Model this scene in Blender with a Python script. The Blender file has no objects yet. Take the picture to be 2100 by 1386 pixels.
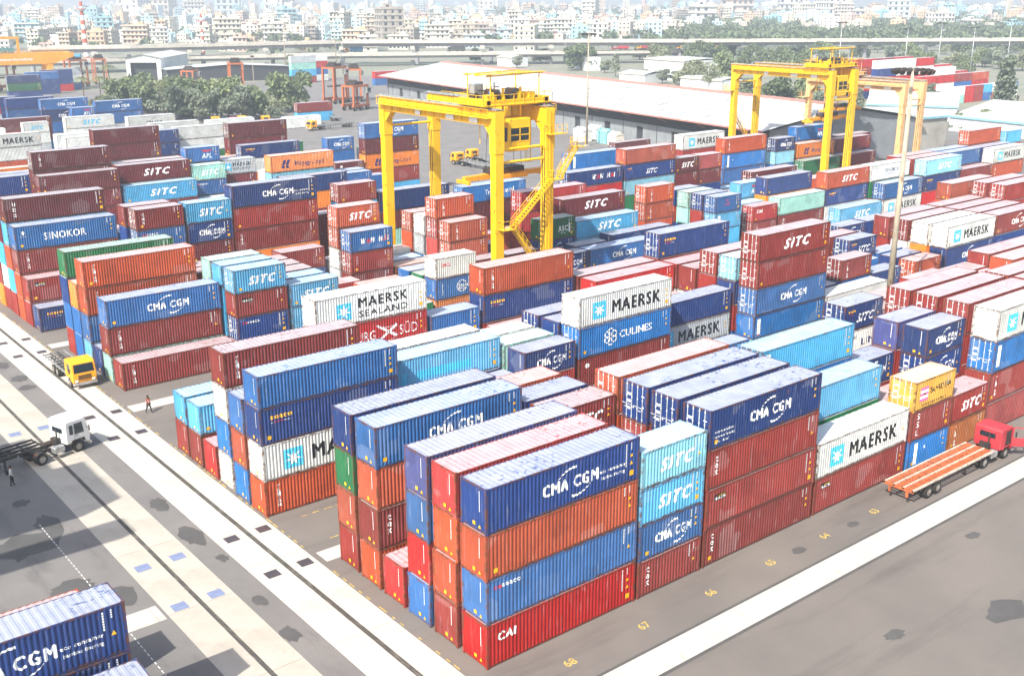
import bpy, bmesh, math, random
import numpy as np
from mathutils import Vector, Matrix
random.seed(7)
sc = bpy.context.scene
COL = sc.collection
R = math.radians

# ------------------------------------------------------------------ camera
CAM = Vector((-33.382, -43.746, 38.077))
PITCH, ROLL, YAW, FPX = R(72.356), R(0.091), R(-38.9228), 2221.594
cd = bpy.data.cameras.new('camera'); cam = bpy.data.objects.new('camera', cd); COL.objects.link(cam)
cam.location = CAM; cam.rotation_euler = (PITCH, ROLL, YAW)
cd.sensor_width = 36.0; cd.lens = FPX / 2100 * 36.0; cd.clip_start = 0.5; cd.clip_end = 30000
sc.camera = cam
CM = cam.rotation_euler.to_matrix()

# ------------------------------------------------------------------ sky, sun, exposure
SUN_DIR = Vector((-0.88, -0.34, 1.0)).normalized()        # towards the sun
w = bpy.data.worlds.new('World'); sc.world = w; w.use_nodes = True
wn = w.node_tree.nodes; bg = wn['Background']
sky = wn.new('ShaderNodeTexSky'); sky.sky_type = 'NISHITA'; sky.sun_disc = False
sky.sun_elevation = math.asin(SUN_DIR.z); sky.sun_rotation = math.atan2(SUN_DIR.x, SUN_DIR.y)
sky.air_density = 1.3; sky.dust_density = 3.0; sky.ozone_density = 1.0
w.node_tree.links.new(sky.outputs[0], bg.inputs[0]); bg.inputs[1].default_value = 0.14
sd = bpy.data.lights.new('sun', 'SUN'); sd.energy = 4.6; sd.angle = R(0.6); sd.color = (1.0, 0.955, 0.88)
so = bpy.data.objects.new('sun', sd); COL.objects.link(so); so.location = (0, 0, 120)
so.rotation_euler = (-SUN_DIR).to_track_quat('-Z', 'Y').to_euler()
sc.view_settings.view_transform = 'Standard'; sc.view_settings.look = 'None'
sc.view_settings.gamma = 1.0; sc.view_settings.use_curve_mapping = False
sc.view_settings.exposure = 0.95
sc.render.engine = 'CYCLES'
cy = sc.cycles
cy.use_denoising = True
try: cy.denoiser = 'OPENIMAGEDENOISE'
except Exception: pass
cy.max_bounces = 6; cy.diffuse_bounces = 3; cy.glossy_bounces = 2; cy.transmission_bounces = 3
cy.volume_bounces = 0; cy.transparent_max_bounces = 6; cy.caustics_reflective = False; cy.caustics_refractive = False
cy.sample_clamp_indirect = 6.0

# ------------------------------------------------------------------ helpers
def at(u, v, z=0.0):
    """point of the world at height z seen at photograph pixel (u, v)"""
    d = CM @ Vector(((u - 1050) / FPX, -(v - 693) / FPX, -1.0))
    t = (z - CAM.z) / d.z
    return CAM + d * t

def pj(p):
    k = CM.transposed() @ (Vector(p) - CAM)
    return 1050 + FPX * k.x / -k.z, 693 - FPX * k.y / -k.z, -k.z

def srgb(h):
    h = h.lstrip('#'); c = [int(h[i:i + 2], 16) / 255 for i in (0, 2, 4)]
    return tuple(x / 12.92 if x <= 0.04045 else ((x + 0.055) / 1.055) ** 2.4 for x in c) + (1.0,)

def tag(o, label=None, cat=None, group=None, kind=None):
    if label: o['label'] = label
    if cat: o['category'] = cat
    if group: o['group'] = group
    if kind: o['kind'] = kind
    return o

def empty(name, loc=(0, 0, 0), rz=0.0):
    o = bpy.data.objects.new(name, None); COL.objects.link(o)
    o.empty_display_size = 0.2; o.location = loc; o.rotation_euler = (0, 0, rz)
    return o

def link(name, mesh, parent=None, loc=(0, 0, 0), rot=(0, 0, 0), color=None):
    o = bpy.data.objects.new(name, mesh); COL.objects.link(o)
    o.parent = parent; o.location = loc; o.rotation_euler = rot
    if color: o.color = color
    return o

def copy_tree(o, parent=None):
    c = o.copy(); COL.objects.link(c); c.parent = parent
    for ch in o.children: copy_tree(ch, c)
    return c

class MB:
    """collects simple shapes and turns them into one mesh"""
    def __init__(s): s.v = []; s.f = []; s.m = []; s.k = 0
    def mat(s, k): s.k = k; return s
    def quad(s, *p):
        n = len(s.v); s.v += [tuple(q) for q in p]; s.f.append(tuple(range(n, n + len(p)))); s.m.append(s.k); return s
    def box(s, x0, y0, z0, x1, y1, z1):
        n = len(s.v)
        s.v += [(x0, y0, z0), (x1, y0, z0), (x1, y1, z0), (x0, y1, z0), (x0, y0, z1), (x1, y0, z1), (x1, y1, z1), (x0, y1, z1)]
        for f in ((3, 2, 1, 0), (4, 5, 6, 7), (0, 1, 5, 4), (1, 2, 6, 5), (2, 3, 7, 6), (3, 0, 4, 7)):
            s.f.append(tuple(n + i for i in f)); s.m.append(s.k)
        return s
    def bar(s, a, b, w, h=None, up=(0, 0, 1)):
        """box beam from a to b, w wide and h deep"""
        a = Vector(a); b = Vector(b); h = h or w; d = (b - a).normalized(); up = Vector(up)
        if abs(d.dot(up)) > 0.98: up = Vector((1, 0, 0))
        sx = d.cross(up).normalized() * (w / 2); sy = sx.cross(d).normalized() * (h / 2); n = len(s.v)
        for p in (a, b):
            for q in (-sx - sy, sx - sy, sx + sy, -sx + sy): s.v.append(tuple(p + q))
        for f in ((3, 2, 1, 0), (4, 5, 6, 7), (0, 1, 5, 4), (1, 2, 6, 5), (2, 3, 7, 6), (3, 0, 4, 7)):
            s.f.append(tuple(n + i for i in f)); s.m.append(s.k)
        return s
    def cyl(s, a, b, r, r2=None, n=10, cap=True):
        a = Vector(a); b = Vector(b); r2 = r if r2 is None else r2; d = (b - a).normalized()
        u = d.orthogonal().normalized(); v = d.cross(u); k = len(s.v)
        for p, rr in ((a, r), (b, r2)):
            for i in range(n):
                t = 2 * math.pi * i / n; s.v.append(tuple(p + (u * math.cos(t) + v * math.sin(t)) * rr))
        for i in range(n):
            j = (i + 1) % n; s.f.append((k + i, k + j, k + n + j, k + n + i)); s.m.append(s.k)
        if cap:
            s.f.append(tuple(k + i for i in range(n))[::-1]); s.m.append(s.k)
            s.f.append(tuple(k + n + i for i in range(n))); s.m.append(s.k)
        return s
    def prism(s, pts, y0, y1):
        """polygon in xz swept from y0 to y1"""
        n = len(pts); k = len(s.v)
        s.v += [(x, y0, z) for x, z in pts] + [(x, y1, z) for x, z in pts]
        s.f.append(tuple(k + i for i in range(n))); s.m.append(s.k)
        s.f.append(tuple(k + n + i for i in range(n))[::-1]); s.m.append(s.k)
        for i in range(n):
            j = (i + 1) % n; s.f.append((k + j, k + i, k + n + i, k + n + j)); s.m.append(s.k)
        return s
    def mesh(s, name, mats, smooth=False, bevel=0.0):
        me = bpy.data.meshes.new(name); me.from_pydata(s.v, [], s.f)
        for m in (mats if isinstance(mats, (list, tuple)) else [mats]): me.materials.append(m)
        me.polygons.foreach_set('material_index', s.m)
        bm = bmesh.new(); bm.from_mesh(me); bmesh.ops.recalc_face_normals(bm, faces=bm.faces)
        if bevel: bmesh.ops.bevel(bm, geom=[e for e in bm.edges if e.is_manifold and e.calc_face_angle(0) > 0.6], offset=bevel, segments=1, affect='EDGES', clamp_overlap=True)
        bm.to_mesh(me); bm.free()
        if smooth: me.shade_smooth()
        me.update(); return me
    def build(s, name, mats, parent=None, loc=(0, 0, 0), rot=(0, 0, 0), smooth=False, bevel=0.0):
        return link(name, s.mesh(name, mats, smooth, bevel), parent, loc, rot)

# ------------------------------------------------------------------ materials
def node_mat(name):
    m = bpy.data.materials.new(name); m.use_nodes = True
    return m, m.node_tree.nodes, m.node_tree.links, m.node_tree.nodes['Principled BSDF']

def ramp(N, L, src, stops):
    r = N.new('ShaderNodeValToRGB'); e = r.color_ramp.elements
    while len(e) < len(stops): e.new(0.5)
    for i, (p, c) in enumerate(stops): e[i].position = p; e[i].color = c if len(c) == 4 else tuple(c) + (1,)
    L.new(src, r.inputs[0]); return r.outputs[0]

def noise(N, L, vec, scale, detail=4, rough=0.55):
    n = N.new('ShaderNodeTexNoise'); n.inputs['Scale'].default_value = scale
    n.inputs['Detail'].default_value = detail; n.inputs['Roughness'].default_value = rough
    if vec is not None: L.new(vec, n.inputs['Vector'])
    return n.outputs['Fac']

def mapping(N, L, src, scale=(1, 1, 1), loc=(0, 0, 0)):
    m = N.new('ShaderNodeMapping'); m.inputs['Scale'].default_value = scale; m.inputs['Location'].default_value = loc
    L.new(src, m.inputs['Vector']); return m.outputs[0]

def mix(N, L, fac, a, b, mode='MIX'):
    m = N.new('ShaderNodeMix'); m.data_type = 'RGBA'; m.blend_type = mode
    for i, x in ((0, fac), (6, a), (7, b)):
        if isinstance(x, (int, float)): m.inputs[i].default_value = x
        elif isinstance(x, tuple): m.inputs[i].default_value = x
        else: L.new(x, m.inputs[i])
    return m.outputs[2]

BW = lambda v: (v, v, v, 1)

def plain(name, col, rough=0.6, metal=0.0, var=0.25, scale=1.2, rust=0.0):
    """one colour with soft mottling and, where asked, rusty patches"""
    m, N, L, P = node_mat(name); c = srgb(col) if isinstance(col, str) else col
    tc = N.new('ShaderNodeTexCoord').outputs['Object']
    f = ramp(N, L, noise(N, L, tc, scale, 5), [(0.3, BW(1 - var)), (0.7, BW(1 + var * 0.4))])
    out = mix(N, L, 1.0, c, f, 'MULTIPLY')
    if rust:
        k = ramp(N, L, noise(N, L, mapping(N, L, tc, (1.3, 1.3, 0.5)), 1.7, 8, 0.7), [(0.6 - rust * 0.25, BW(0)), (0.72, BW(1))])
        out = mix(N, L, k, out, srgb('#6b3a20'))
    L.new(out, P.inputs['Base Color']); P.inputs['Roughness'].default_value = rough; P.inputs['Metallic'].default_value = metal
    return m

def paint_mat(name, kind):
    """container paint; the paint colour comes from the object, wear is the same recipe on all"""
    m, N, L, P = node_mat(name)
    if kind == 'mass': cin = N.new('ShaderNodeVertexColor'); cin.layer_name = 'paint'; col = cin.outputs['Color']
    else: cin = N.new('ShaderNodeObjectInfo'); col = cin.outputs['Color']
    oi = N.new('ShaderNodeObjectInfo'); tc = N.new('ShaderNodeTexCoord').outputs['Object']
    off = N.new('ShaderNodeVectorMath'); off.operation = 'SCALE'; off.inputs[0].default_value = (37.0, 53.0, 71.0); L.new(oi.outputs['Random'], off.inputs['Scale'])
    add = N.new('ShaderNodeVectorMath'); L.new(tc, add.inputs[0]); L.new(off.outputs[0], add.inputs[1]); v = add.outputs[0]
    streak = noise(N, L, mapping(N, L, v, (3.2, 3.2, 0.35)), 1.6, 6, 0.65)
    blot = noise(N, L, v, 0.55, 5, 0.6)
    a = mix(N, L, 1.0, col, ramp(N, L, blot, [(0.3, BW(0.8)), (0.7, BW(1.12))]), 'MULTIPLY')
    vo = N.new('ShaderNodeTexVoronoi'); vo.distance = 'CHEBYCHEV'; vo.inputs['Scale'].default_value = 0.55; L.new(mapping(N, L, v, (1, 1, 1.2)), vo.inputs['Vector'])
    sx_ = N.new('ShaderNodeSeparateColor'); L.new(vo.outputs['Color'], sx_.inputs[0])
    a = mix(N, L, ramp(N, L, sx_.outputs[0], [(0.9, BW(0)), (0.91, BW(0.35))]), a, mix(N, L, 1.0, a, BW(0.62), 'MULTIPLY'))
    a = mix(N, L, ramp(N, L, sx_.outputs[1], [(0.93, BW(0)), (0.94, BW(0.08))]), a, BW(0.6))
    a = mix(N, L, ramp(N, L, streak, [(0.56, BW(0)), (0.8, BW(0.22 if kind != 'roof' else 0.1))]), a, BW(0.55))
    if kind == 'roof':
        dust = ramp(N, L, noise(N, L, v, 0.8, 5, 0.6), [(0.25, BW(0.42)), (0.75, BW(0.66))])
        a = mix(N, L, dust, a, srgb('#b9bcc0'))
        spots = noise(N, L, mapping(N, L, v, (1, 1.6, 1)), 2.3, 3, 0.5); zone = noise(N, L, v, 0.22, 2)
        sp = N.new('ShaderNodeMath'); sp.operation = 'MULTIPLY'
        L.new(ramp(N, L, spots, [(0.6, BW(0)), (0.64, BW(1))]), sp.inputs[0]); L.new(ramp(N, L, zone, [(0.5, BW(0)), (0.58, BW(0.75))]), sp.inputs[1])
        a = mix(N, L, sp.outputs[0], a, col)
    if kind == 'frame':
        rr = ramp(N, L, noise(N, L, v, 2.6, 8, 0.7), [(0.42, BW(0)), (0.58, BW(0.9))])
        a = mix(N, L, rr, a, srgb('#5e3b26'))
    else:
        rr = ramp(N, L, noise(N, L, mapping(N, L, v, (1, 1, 0.4)), 2.2, 9, 0.72), [(0.63, BW(0)), (0.73, BW(0.75))])
        a = mix(N, L, rr, a, srgb('#6e4126'))
    L.new(a, P.inputs['Base Color']); P.inputs['Roughness'].default_value = 0.5 if kind != 'roof' else 0.42
    P.inputs['Specular IOR Level'].default_value = 0.35
    return m

M = {}
for k in ('wall', 'roof', 'frame', 'mass'): M['c_' + k] = paint_mat('container_' + k, k)
M['white'] = plain('letter_white', '#e9e9e6', 0.5, var=0.12, scale=3)
M['black'] = plain('letter_black', '#141519', 0.5, var=0.2, scale=3)
M['yellow'] = plain('letter_yellow', '#f2b313', 0.5, var=0.1)
M['red'] = plain('letter_red', '#c81e25', 0.5, var=0.1)
M['cyan'] = plain('letter_cyan', '#45b4d8', 0.5, var=0.15)
M['ink'] = plain('letter_navy', '#1c2a63', 0.5, var=0.1)
M['pink'] = plain('letter_pink', '#e0689c', 0.5, var=0.1)
M['rod'] = plain('lock_rod_zinc', '#c4c7c6', 0.5, 0.1, var=0.15)
M['steel'] = plain('galvanised_steel', '#b4b6b4', 0.4, 0.6, rust=0.3)
M['rubber'] = plain('rubber', '#26241f', 0.85, var=0.3)
M['dark'] = plain('dark_machinery', '#2b2a28', 0.7, var=0.4, rust=0.3)
M['glass'] = plain('dark_glass', '#1c2730', 0.08, var=0.1)
M['rim'] = plain('wheel_rim', '#8d8a82', 0.6, var=0.3, rust=0.3)
M['crane'] = plain('crane_yellow', '#edb80c', 0.45, var=0.12, scale=0.4, rust=0.05)
M['crane_pale'] = plain('crane_peach', '#dcae78', 0.5, var=0.15, scale=0.4, rust=0.1)
M['crane_orange'] = plain('crane_amber', '#e69a1c', 0.5, var=0.15, scale=0.4, rust=0.1)
M['carrier'] = plain('carrier_orange', '#b9673c', 0.55, var=0.25, rust=0.35)
M['conc'] = plain('pale_concrete', '#b9b3a8', 0.85, var=0.25, scale=0.5)
M['skin'] = plain('skin', '#6b4630', 0.6, var=0.1)
# ------------------------------------------------------------------ ground
def ground_mat(name, base, alt, stain, scale=0.12, streak=(1, 1, 1), stain_lo=0.55, crack=False, pebbles=0.12):
    m, N, L, P = node_mat(name); tc = N.new('ShaderNodeTexCoord').outputs['Object']
    n1 = noise(N, L, tc, scale, 6, 0.6)
    a = mix(N, L, ramp(N, L, n1, [(0.35, BW(0)), (0.65, BW(1))]), srgb(base), srgb(alt))
    n2 = noise(N, L, mapping(N, L, tc, streak), scale * 3.1, 7, 0.68)
    a = mix(N, L, ramp(N, L, n2, [(stain_lo, BW(0)), (stain_lo + 0.14, BW(0.75))]), a, srgb(stain))
    n3 = noise(N, L, tc, 14.0, 3, 0.7)
    a = mix(N, L, 1.0, a, ramp(N, L, n3, [(0.3, BW(1 - pebbles)), (0.7, BW(1 + pebbles))]), 'MULTIPLY')
    if crack:
        vo = N.new('ShaderNodeTexVoronoi'); vo.feature = 'DISTANCE_TO_EDGE'; vo.inputs['Scale'].default_value = 0.16
        wv = N.new('ShaderNodeTexNoise'); wv.inputs['Scale'].default_value = 0.9; L.new(tc, wv.inputs['Vector'])
        ad = N.new('ShaderNodeVectorMath'); L.new(tc, ad.inputs[0]); L.new(wv.outputs['Color'], ad.inputs[1]); L.new(ad.outputs[0], vo.inputs['Vector'])
        a = mix(N, L, ramp(N, L, vo.outputs['Distance'], [(0.004, BW(0.5)), (0.012, BW(0))]), a, srgb('#35312c'))
    L.new(a, P.inputs['Base Color']); P.inputs['Roughness'].default_value = 0.85
    b = N.new('ShaderNodeBump'); b.inputs['Strength'].default_value = 0.25; b.inputs['Distance'].default_value = 0.02
    L.new(n3, b.inputs['Height']); L.new(b.outputs[0], P.inputs['Normal'])
    return m

M['earth'] = ground_mat('dry_earth', '#7f7c6c', '#6b7160', '#938c7e', 0.02)
M['asphalt'] = ground_mat('worn_asphalt', '#6d665f', '#625c57', '#554f4b', 0.10, (0.12, 1, 1), 0.54, False)
M['asphalt_b'] = ground_mat('grey_asphalt', '#716d69', '#65625f', '#575452', 0.16, (1, 0.3, 1), 0.54, False)
M['asphalt_d'] = ground_mat('dark_asphalt_patch', '#4e4c4a', '#464442', '#5e5b58', 0.5, (1, 1, 1), 0.6)
M['slab'] = ground_mat('concrete_slab', '#a9a296', '#9c9589', '#8d867b', 0.35, (1, 1, 1), 0.56, False, 0.12)
M['slab_b'] = ground_mat('concrete_slab_bright', '#b4afa5', '#aaa499', '#968f84', 0.3, (1, 0.4, 1), 0.58, False, 0.06)
M['slot'] = ground_mat('rail_slot_grit', '#4b4741', '#3d3a36', '#6c665c', 1.2, (1, 0.25, 1), 0.5)
M['yline'] = plain('faded_yellow_line', '#b59b4f', 0.8, var=0.5, scale=2.5)
M['wline'] = plain('faded_white_line', '#c9c7c0', 0.8, var=0.4, scale=2.5)
M['plate_b'] = plain('blue_grey_plate', '#7c86a2', 0.45, 0.2, var=0.15, scale=2)
M['plate_d'] = plain('dark_steel_plate', '#4c474c', 0.5, 0.3, var=0.3, scale=2, rust=0.2)

def sheet(name, x0, y0, x1, y1, z, mat, kind='structure', parent=None):
    mb = MB(); mb.quad((x0, y0, 0), (x1, y0, 0), (x1, y1, 0), (x0, y1, 0))
    o = mb.build(name, mat, parent, (0, 0, z))
    if parent is None: o['kind'] = kind
    return o
sheet('ground', -2600, -900, 5200, 5200, -0.03, M['earth'])
sheet('yard_pavement', -130, -90, 300, 420, 0.0, M['asphalt'])
sheet('cross_road_pavement', -7.8, -60, -5.8, 200, 0.004, M['asphalt_b'])
sheet('quay_road_pavement', -70, -60, -12.3, 200, 0.004, M['asphalt_b'])
sheet('yard_road', 92, 112, 300, 420, 0.004, M['asphalt_b'])

SLABS = {}
def slab_strip(name, x0, x1, y0, y1, along, step, mat, z=0.012, plates=()):
    root = empty(name, ((x0 + x1) / 2, (y0 + y1) / 2, 0)); root['kind'] = 'structure'
    ox, oy = root.location.x, root.location.y
    a, b = (y0, y1) if along == 'y' else (x0, x1)
    t = a; k = 0
    while t < b - 0.1:
        e = min(b, t + step); j = 0.03
        sx, sy = ((x1 - x0), (e - t) - j) if along == 'y' else ((e - t) - j, (y1 - y0))
        key = (round(sx, 2), round(sy, 2), mat.name)
        if key not in SLABS:
            mb = MB().box(-sx / 2, -sy / 2, -0.06, sx / 2, sy / 2, 0); SLABS[key] = mb.mesh('slab', mat)
        c = ((x0 + x1) / 2, (t + e) / 2) if along == 'y' else ((t + e) / 2, (y0 + y1) / 2)
        link('slab', SLABS[key], root, (c[0] - ox, c[1] - oy, z + random.uniform(-0.003, 0.003)))
        t = e; k += 1
    for (px, py, pm) in plates:
        MB().box(-0.49, -0.47, 0, 0.49, 0.47, 0.008).build('cover_plate', M[pm], root, (px - ox, py - oy, z + 0.004))
    return root
PY = [18.2 + 6.42 * i for i in range(-3, 14) ]
PY = [y for y in PY if 5 < y < 110]
PY = [18.15, 24.6, 48.9, 55.3, 78.6, 84.55]; vis = [18.2, 24.6, 49.0, 55.5]
slab_strip('quay_runway_slab', -12.3, -10.16, -40, 150, 'y', 9.6, M['slab'], plates=[(-11.32, y, 'plate_b') for y in vis])
slab_strip('quay_runway_slab', -9.84, -7.8, -40, 150, 'y', 9.6, M['slab'], plates=[(-8.8, y, 'plate_b') for y in vis])
slab_strip('yard_runway_slab', -5.8, -3.56, -40, 150, 'y', 12.0, M['slab_b'], plates=[(-4.68, y, 'plate_d') for y in PY])
slab_strip('yard_runway_slab', -3.2, -1.35, -40, 150, 'y', 12.0, M['slab_b'], plates=[(-2.15, y, 'plate_d') for y in PY])
slab_strip('front_runway_slab', 0.5, 110, -6.7, -4.65, 'x', 15.8, M['slab_b'])
for y0, y1, x0, x1 in ((17.3, 18.9, -0.9, 90), (54.1, 56.0, -0.9, 140), (79.2, 80.9, -0.9, 160), (105.0, 106.8, -0.9, 140)):
    slab_strip('block_runway_slab', x0, x1, y0, y1, 'x', 12.4, M['slab_b'])
slab_strip('cross_runway_slab', -40, -12.5, 17.3, 19.3, 'x', 9.0, M['slab_b'])
for x0, x1 in ((-10.16, -9.84), (-3.56, -3.2)):
    sheet('rail_slot', x0, -40, x1, 150, 0.006, M['slot'])
for y0, y1 in ((-4.65, -4.42), (-6.95, -6.7)):
    sheet('joint_filler', 0.5, y0, 110, y1, 0.008, M['asphalt_d'])
# patched asphalt, uneven outlines
def blob(name, cx, cy, rx, ry, z, mat, seed):
    rnd = random.Random(seed); n = 18
    pts = [(cx + rx * math.cos(2 * math.pi * i / n) * rnd.uniform(0.7, 1.15), cy + ry * math.sin(2 * math.pi * i / n) * rnd.uniform(0.7, 1.15), 0) for i in range(n)]
    mb = MB(); mb.quad(*pts); o = mb.build(name, mat, None, (0, 0, z)); o['kind'] = 'structure'
for i, (x, y, rx, ry) in enumerate(((-6.7, 27, 0.8, 1.9), (-6.6, 33.4, 0.7, 1.6), (-6.4, 22.4, 0.4, 0.7), (-6.9, 15.6, 0.5, 0.8), (-7.2, 10.8, 0.6, 1.1), (-6.7, 71, 0.9, 1.2), (-6.8, 67.6, 0.9, 0.9),
        (-6.9, 76.5, 0.8, 1.4), (26.2, -2.6, 0.8, 0.42), (32.7, -2.7, 0.7, 0.42), (-16.5, 33, 2.4, 2.2), (-14.4, 35.2, 0.9, 2.2), (-15, 40.5, 0.8, 0.7), (-13.6, 22, 0.9, 1.6), (-16, 25, 1.5, 1.2), (30, -16, 1.8, 1.1), (22, -13, 0.9, 0.5), (40, -14, 2.6, 1.2), (38, -9.3, .8, .4))):
    blob('asphalt_patch', x, y, rx, ry, 0.008 + 0.0004 * i, M['asphalt_d'], i)
# painted lines
def line(x0, y0, x1, y1, wd, mat, z=0.0165): 
    d = Vector((x1 - x0, y1 - y0, 0)); n = Vector((-d.y, d.x, 0)).normalized() * wd / 2
    MBL[mat].quad((x0 - n.x, y0 - n.y, z), (x1 - n.x, y1 - n.y, z), (x1 + n.x, y1 + n.y, z), (x0 + n.x, y0 + n.y, z))
MBL = {'yline': MB(), 'wline': MB()}
for y in range(-8, 130): 
    if random.random() < 0.8: line(-1.2, y + 0.1, -1.2, y + random.uniform(0.4, 1.0), 0.1, 'yline')
for x in range(0, 40):
    if random.random() < 0.75: line(x, 20.2, x + random.uniform(0.4, 1), 20.2, 0.1, 'yline'); line(x, 24.6, x + random.uniform(0.4, 1), 24.6, 0.1, 'yline')
for y in range(0, 60): line(-14.95, y * 0.55 + 3, -14.95, y * 0.55 + 3.35, 0.07, 'wline')
for k, nm in (('yline', 'yellow_line_marking'), ('wline', 'white_line_marking')):
    o = MBL[k].build(nm, M[k]); o['kind'] = 'structure'

# ------------------------------------------------------------------ lettering
def text_geo(body, h, width=None, bold=0.0, shear=0.0, space=1.0, xs=None):
    """flat glyphs, lower left at 0,0: cap height h, optional total width"""
    cu = bpy.data.curves.new('glyphs', 'FONT'); cu.body = body; cu.size = 1.0; cu.offset = bold; cu.shear = shear
    cu.space_character = space; cu.resolution_u = 2; cu.fill_mode = 'BOTH'
    ob = bpy.data.objects.new('glyphs', cu); COL.objects.link(ob)
    dg = bpy.context.evaluated_depsgraph_get(); me = bpy.data.meshes.new_from_object(ob.evaluated_get(dg))
    vs = [(v.co.x, v.co.y) for v in me.vertices]; fs = [tuple(p.vertices) for p in me.polygons]
    bpy.data.objects.remove(ob); bpy.data.curves.remove(cu); bpy.data.meshes.remove(me)
    xa = min(v[0] for v in vs); xb = max(v[0] for v in vs); s = h / 0.70
    sx = s if width is None else width / (xb - xa)
    return [((x - xa) * sx, y * s) for x, y in vs], fs, (xb - xa) * sx

for i, n in enumerate(('68', '67', '66', '65', '64', '63')):
    vs, fs, wd = text_geo(n, 0.62, bold=0.015)
    mb = MB(); mb.v = [(x - wd / 2, y - 0.31, 0) for x, y in vs]; mb.f = fs; mb.m = [0] * len(fs)
    o = mb.build('bay_number_marking', M['yline'], None, (4.33 + 6.28 * i, -2.45, 0.006), (0, 0, 0)); o['kind'] = 'structure'
# ------------------------------------------------------------------ shipping containers: shared part meshes
CW = 2.438; LEN = {40: 12.19, 20: 6.06}; HT = {'H': 2.896, 'S': 2.591}
PITCH_C, DEP = 0.278, 0.052
def side_breaks(ln):
    L0 = LEN[ln]; a, b = 0.17, L0 - 0.17; n = int((b - a) / PITCH_C); p = (b - a) / n; out = []
    for i in range(n):
        x = a + i * p
        out += [(x, 0), (x + 0.26 * p, 0), (x + 0.5 * p, 1), (x + 0.76 * p, 1)]
    return out + [(b, 0)]
def prof(ln, x):
    br = BRK[ln]
    if x <= br[0][0] or x >= br[-1][0]: return 0.014
    import bisect
    i = bisect.bisect_right(BX[ln], x) - 1; (xa, ya), (xb, yb) = br[i], br[min(i + 1, len(br) - 1)]
    t = 0 if xb == xa else (x - xa) / (xb - xa)
    return 0.014 + DEP * (ya + (yb - ya) * t)
BRK = {k: side_breaks(k) for k in (20, 40)}; BX = {k: [b[0] for b in BRK[k]] for k in BRK}

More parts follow.
